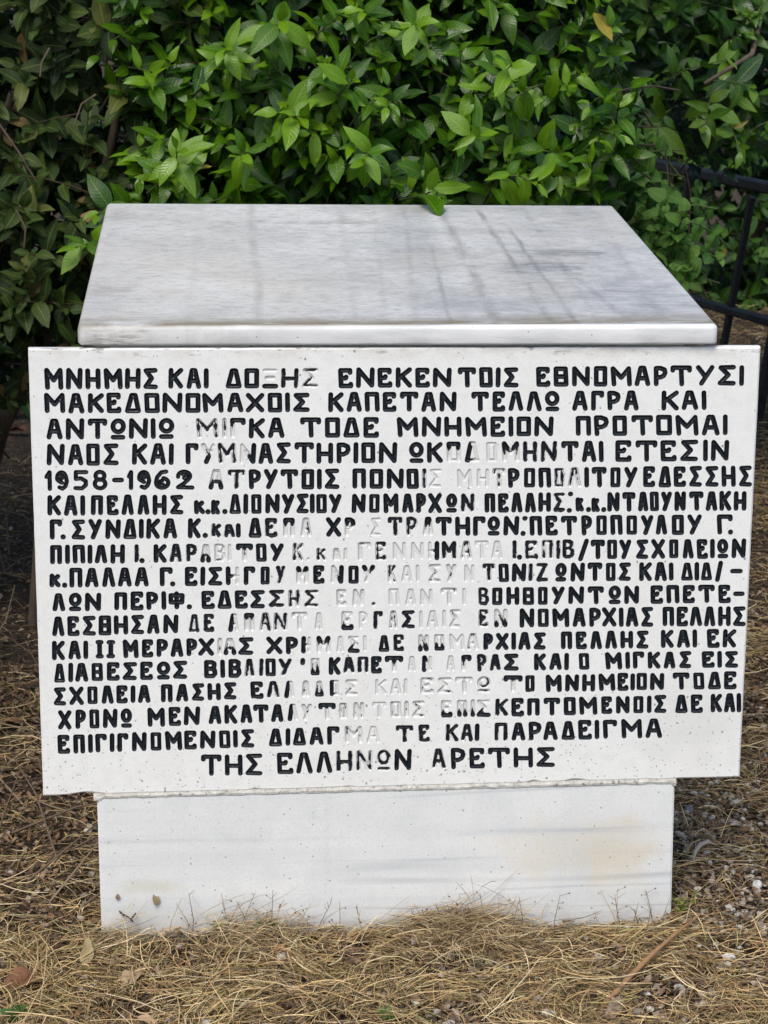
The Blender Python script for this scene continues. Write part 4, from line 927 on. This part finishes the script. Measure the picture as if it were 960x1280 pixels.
# gravel, mostly right of the base
def rock(seed, k=1):
    bm = bmesh.new(); bmesh.ops.create_icosphere(bm, subdivisions=k, radius=1)
    for v in bm.verts:
        d = 1 + .38 * mnoise.noise(v.co * 1.3 + Vector((seed * 3.1, 0, 0))); v.co = Vector((v.co.x * d * 1.15, v.co.y * d * .9, v.co.z * d * .7))
    V = np.array([v.co[:] for v in bm.verts]); F = np.array([[v.index for v in f.verts] for f in bm.faces]); bm.free(); return V, F
RK = [rock(i) for i in range(6)]; acc = Acc(); rs_ = random.Random(3)
for k in range(2900):
    if k < 1900: x, y = rs_.gauss(1.05, .11), rs_.uniform(-.05, 1.1)
    elif k < 2300: x, y = rs_.uniform(.5, 1.2), rs_.uniform(-.42, -.02)
    elif k < 2500: x, y = rs_.uniform(-.4, .3), rs_.uniform(-.42, .3)
    else: x, y = rs_.uniform(-1.5, 2.2), rs_.uniform(-1, 3)
    if .08 < x < .91 and -.012 < y < .83: continue
    s = rs_.uniform(.0018, .0065) * (1.5 if rs_.random() < .08 else 1); V, F = RK[rs_.randrange(6)]
    a = rs_.uniform(0, 6.28); Rm = np.array([[math.cos(a), -math.sin(a), 0], [math.sin(a), math.cos(a), 0], [0, 0, 1]])
    g_ = rs_.choice([(.52, .48, .42), (.40, .36, .31), (.62, .59, .53), (.26, .22, .18), (.34, .28, .22)])
    acc.add((V * s) @ Rm.T + np.array([x, y, gh(x, y) + s * .4 + rs_.uniform(0, .013)]), F, g_)
props(link('gravel', acc.mesh('gravel', False), None, [M_PEB]), 'pale limestone gravel scattered right of the base', 'gravel', None, 'stuff')
for (px, py, sx, sy, sz_, col_, lab) in ((921, 1002, .022, .016, .012, (.62, .60, .56), 'pale angular limestone just below the right end of the plaque'), (862, 1013, .017, .013, .012, (.22, .23, .26), 'dark blue-grey stone chip beside the top of the base'),
        (947, 1108, .017, .014, .013, (.66, .65, .62), 'whitish stone at the right edge beyond the gravel patch'), (883, 1068, .012, .010, .009, (.60, .58, .54), 'small white pebble just right of the curled bark strip'),
        (911, 1197, .013, .010, .009, (.7, .69, .66), 'white stone lying in straw right of the dry reed'), (685, 1268, .014, .011, .010, (.6, .58, .54), 'pale stone at the bottom edge left of the dry reed'), (918, 1030, .02, .016, .008, (.40, .37, .33), 'flat greyish stone slab half buried behind the gravel')):
    p = on_z(px, py, .012); V, F = rock(px, 2); V = V * np.array([sx, sy, sz_]) * .62
    me = npmesh('stone', V, F, col_, smooth=False); o = link('stone', me, None, [M_PEB]); o.location = (p[0], p[1], .014); o.rotation_euler = (.2, .1, px); props(o, lab, 'stone')
# fallen leaves that can be told apart
def fallen(px, py, size, width, colr, rot, tilt, lab, y=None, z=.022):
    V, F, U = leaf_arrays(width, .35, .3, .07, px, 8, 'o'); V = V * size; V[:, 1] -= size * .5
    me = npmesh('fallen_leaf', V, F, colr, U); o = link('fallen_leaf', me, None, [M_DEAD])
    p = on_z(px, py, z) if y is None else on_y(px, py, y)
    o.location = tuple(p); o.rotation_euler = (tilt, rot[0], rot[1]); props(o, lab, 'fallen leaf', 'fallen leaves around the base')
fallen(35, 1222, .075, .55, (.20, .095, .05), (.2, -1.2), .15, 'broad reddish brown fallen leaf at the lower left edge')
fallen(110, 1187, .048, .42, (.42, .33, .17), (.5, .2), 1.0, 'yellowish leaf standing upright in straw at lower left', z=.03)
fallen(168, 1218, .045, .6, (.38, .27, .17), (.1, -.8), .3, 'pale tan fallen leaf lying left of the centre straw')
fallen(352, 1188, .035, .6, (.26, .12, .06), (-.3, 1.1), .5, 'small rust brown leaf below the base, left of centre')
fallen(182, 1272, .04, .55, (.50, .33, .21), (.1, .6), .3, 'light tan leaf at the very bottom left of centre')
fallen(20, 900, .07, .5, (.16, .08, .05), (.2, 1.4), .1, 'dark rusty leaf in the shade left of the plaque')
fallen(18, 535, .09, .5, (.14, .065, .04), (.1, 1.0), .1, 'brown fallen leaf under the old shrub beside the plaque', z=.02)
fallen(772, 1256, .06, .35, (.34, .25, .18), (.6, -.5), .5, 'curled grey-brown leaf at the lower end of the dry reed')
fallen(195, 1123, .022, .5, (.27, .21, .12), (0, .3), 1.4, 'crumpled brown leaf stuck to the front of the base', y=-.006)
fallen(147, 1121, .009, .75, (.22, .15, .11), (0, .0), 1.45, 'tiny curled brown flake stuck near the base corner', y=-.006)
# dark twig with two prongs leaning on the base
V1, F1 = tube_arrays([on_y(149, 1139, -.006), on_y(155, 1144, -.01), on_y(160, 1146, -.012), on_y(166, 1152, -.02)], [.0010, .0016, .0009, .0014], 6); V2, F2 = tube_arrays([on_y(164, 1149, -.018), on_y(168, 1144, -.012), on_y(170, 1141, -.01)], [.0010, .0016, .0006], 6)
a_ = Acc(); a_.add(V1, F1, (.03, .03, .035)); a_.add(V2, F2, (.03, .03, .035)); props(link('dark_twig', a_.mesh('dark_twig'), None, [M_STRAW]), 'short dark forked twig against the lower left of the base', 'twig')
# dry reed stalk
p0, p1 = on_z(748, 1266, .012), on_z(876, 1141, .03); pts = [p0 + (p1 - p0) * t_ + np.array([0, 0, .012 * math.sin(math.pi * t_)]) for t_ in np.linspace(0, 1, 8)]
V, F = tube_arrays(pts, [.0042, .0044, .0036, .0040, .0031, .0030, .0020, .0012], 8); V[:, 2] = V[:, 2] * .8 + .004
me = npmesh('dry_reed', V, F, (.34, .19, .09)); props(link('dry_reed', me, None, [M_STRAW]), 'thick reddish brown dry reed lying diagonally at lower right', 'reed')
# curled bark strip
pts = [on_z(*q) for q in ((866, 1077, .02), (869, 1065, .024), (875, 1056, .027), (885, 1052, .026), (893, 1056, .02))]
V, F = tube_arrays(pts, [.001, .0034, .0042, .0036, .0012], 6); me = npmesh('bark_strip', V, F, (.52, .43, .34)); props(link('bark_strip', me, None, [M_STRAW]), 'pale curled bark strip on gravel right of the base', 'bark strip')
# wispy dried weeds in front of the base
acc = Acc(); rs_ = random.Random(12)
for k in range(70):
    px = rs_.choice([rs_.uniform(205, 470), rs_.uniform(480, 700), rs_.uniform(760, 842), rs_.uniform(540, 640)]); h_ = rs_.uniform(.02, .085); p = on_z(px, 1160 + rs_.uniform(0, 28), .0); p[1] = min(p[1], -.016)
    lean = np.array([rs_.uniform(-.5, .5), rs_.uniform(-.15, .1), 1.0]); lean /= np.linalg.norm(lean); tip = p + lean * h_; tip[1] = min(tip[1], -.008); mid = (p + tip) / 2 + np.array([rs_.uniform(-.006, .006), -.002, 0]); cc = rs_.choice([(.38, .27, .15), (.25, .17, .10), (.5, .39, .22), (.2, .14, .1)])
    V, F = tube_arrays([p, mid, tip], [.0008, .0006, .0003], 4); acc.add(V, F, cc)
    for j in range(rs_.randint(0, 5)):
        q = p + (tip - p) * rs_.uniform(.5, 1); e = q + np.array([rs_.uniform(-.012, .012), rs_.uniform(-.005, 0), rs_.uniform(0, .012)]); V, F = tube_arrays([q, (q + e) / 2, e], [.0004, .0004, .0003], 3); acc.add(V, F, cc)
        if rs_.random() < .5: V, F = tube_arrays([e, e + (e - q) * .12 + 1e-4, e + (e - q) * .25 + 2e-4], [.0005, .0014, .0004], 5); acc.add(V, F, (.2, .12, .08))
props(link('dry_weeds', acc.mesh('dry_weeds'), None, [M_STRAW]), 'thin wiry dried weeds rising in front of the base', 'weeds', None, 'stuff')
# small green weeds, each a plant
def weed(px, py, h_, n_, colr, lab, y=None, sz=.012, seed=0):
    rs_ = random.Random(seed or px); p = on_z(px, py, .0) if y is None else np.array([on_y(px, py, y)[0], y, 0]); root_ = empty('weed', tuple(p), lab, 'weed', 'small green weeds'); a_, l_ = Acc(), Acc()
    for k in range(n_):
        d = np.array([rs_.uniform(-.5, .5), rs_.uniform(-.4, .1), 1.0]); d /= np.linalg.norm(d); L_ = h_ * rs_.uniform(.5, 1); V, F = tube_arrays([np.zeros(3), d * L_ * .5 + .001, d * L_], [.0009, .0007, .0004], 5); a_.add(V, F, tuple(np.array(colr) * .8))
        for j in range(6):
            q = d * L_ * rs_.uniform(.3, 1); ld = np.array([rs_.uniform(-1, 1), rs_.uniform(-1, .3), rs_.uniform(-.1, .8)]); Rm = frame(ld, np.array([0, -.5, 1.0])) * sz * rs_.uniform(.6, 1.2); V, F, U = LV['old'][rs_.randrange(8)]; l_.add(V @ Rm.T + q, F, tuple(np.array(colr) * rs_.uniform(.7, 1.3)), U)
    link('stem', a_.mesh('stem'), root_, [M_STEM]); link('leaves', l_.mesh('leaves'), root_, [M_VINE])['kind'] = 'stuff'
weed(851, 1100, .06, 5, (.20, .22, .05), 'yellow-green weed growing against the right side of the base', y=.012, sz=.011)
weed(530, 1170, .035, 5, (.10, .20, .06), 'small green weed at the foot of the base, near its middle', sz=.010)
weed(330, 1178, .045, 6, (.09, .19, .05), 'green sprig below the base, left of centre', sz=.012)
weed(272, 1176, .04, 5, (.13, .20, .07), 'short green sprig under the left third of the base', sz=.010)
weed(160, 1010, .055, 6, (.17, .26, .06), 'pale green weed in the shade under the plaque left corner', y=.10, sz=.02)
weed(20, 1280, .025, 4, (.07, .14, .035), 'low green weed at the bottom left corner', sz=.014)
weed(478, 1281, .025, 5, (.08, .16, .035), 'low green weed at the bottom edge near the middle', sz=.016)
weed(845, 1090, .045, 4, (.36, .24, .07), 'withered orange weed hugging the right corner of the base', y=-.012, sz=.009, seed=77)
# twiggy debris under the left shrub
acc = Acc(); rs_ = random.Random(17)
for k in range(90):
    p = np.array([rs_.uniform(-.55, .08), rs_.uniform(.05, 2.2), rs_.uniform(.0, .03)]); a = rs_.uniform(0, 6.28); L_ = rs_.uniform(.08, .3); e = p + np.array([math.cos(a) * L_, math.sin(a) * L_ * .6, rs_.uniform(0, .16)]); m_ = (p + e) / 2 + np.array([rs_.uniform(-.02, .02), 0, rs_.uniform(0, .03)])
    V, F = tube_arrays([p, m_, e], [.0022, .0016, .0008], 4); acc.add(V, F, rs_.choice([(.14, .10, .07), (.24, .18, .12), (.09, .065, .045)]))
props(link('twig_debris', acc.mesh('twig_debris'), None, [M_STRAW]), 'dead twigs lying and leaning under the left shrub', 'twigs', None, 'stuff')
print('done objects', len(bpy.data.objects))
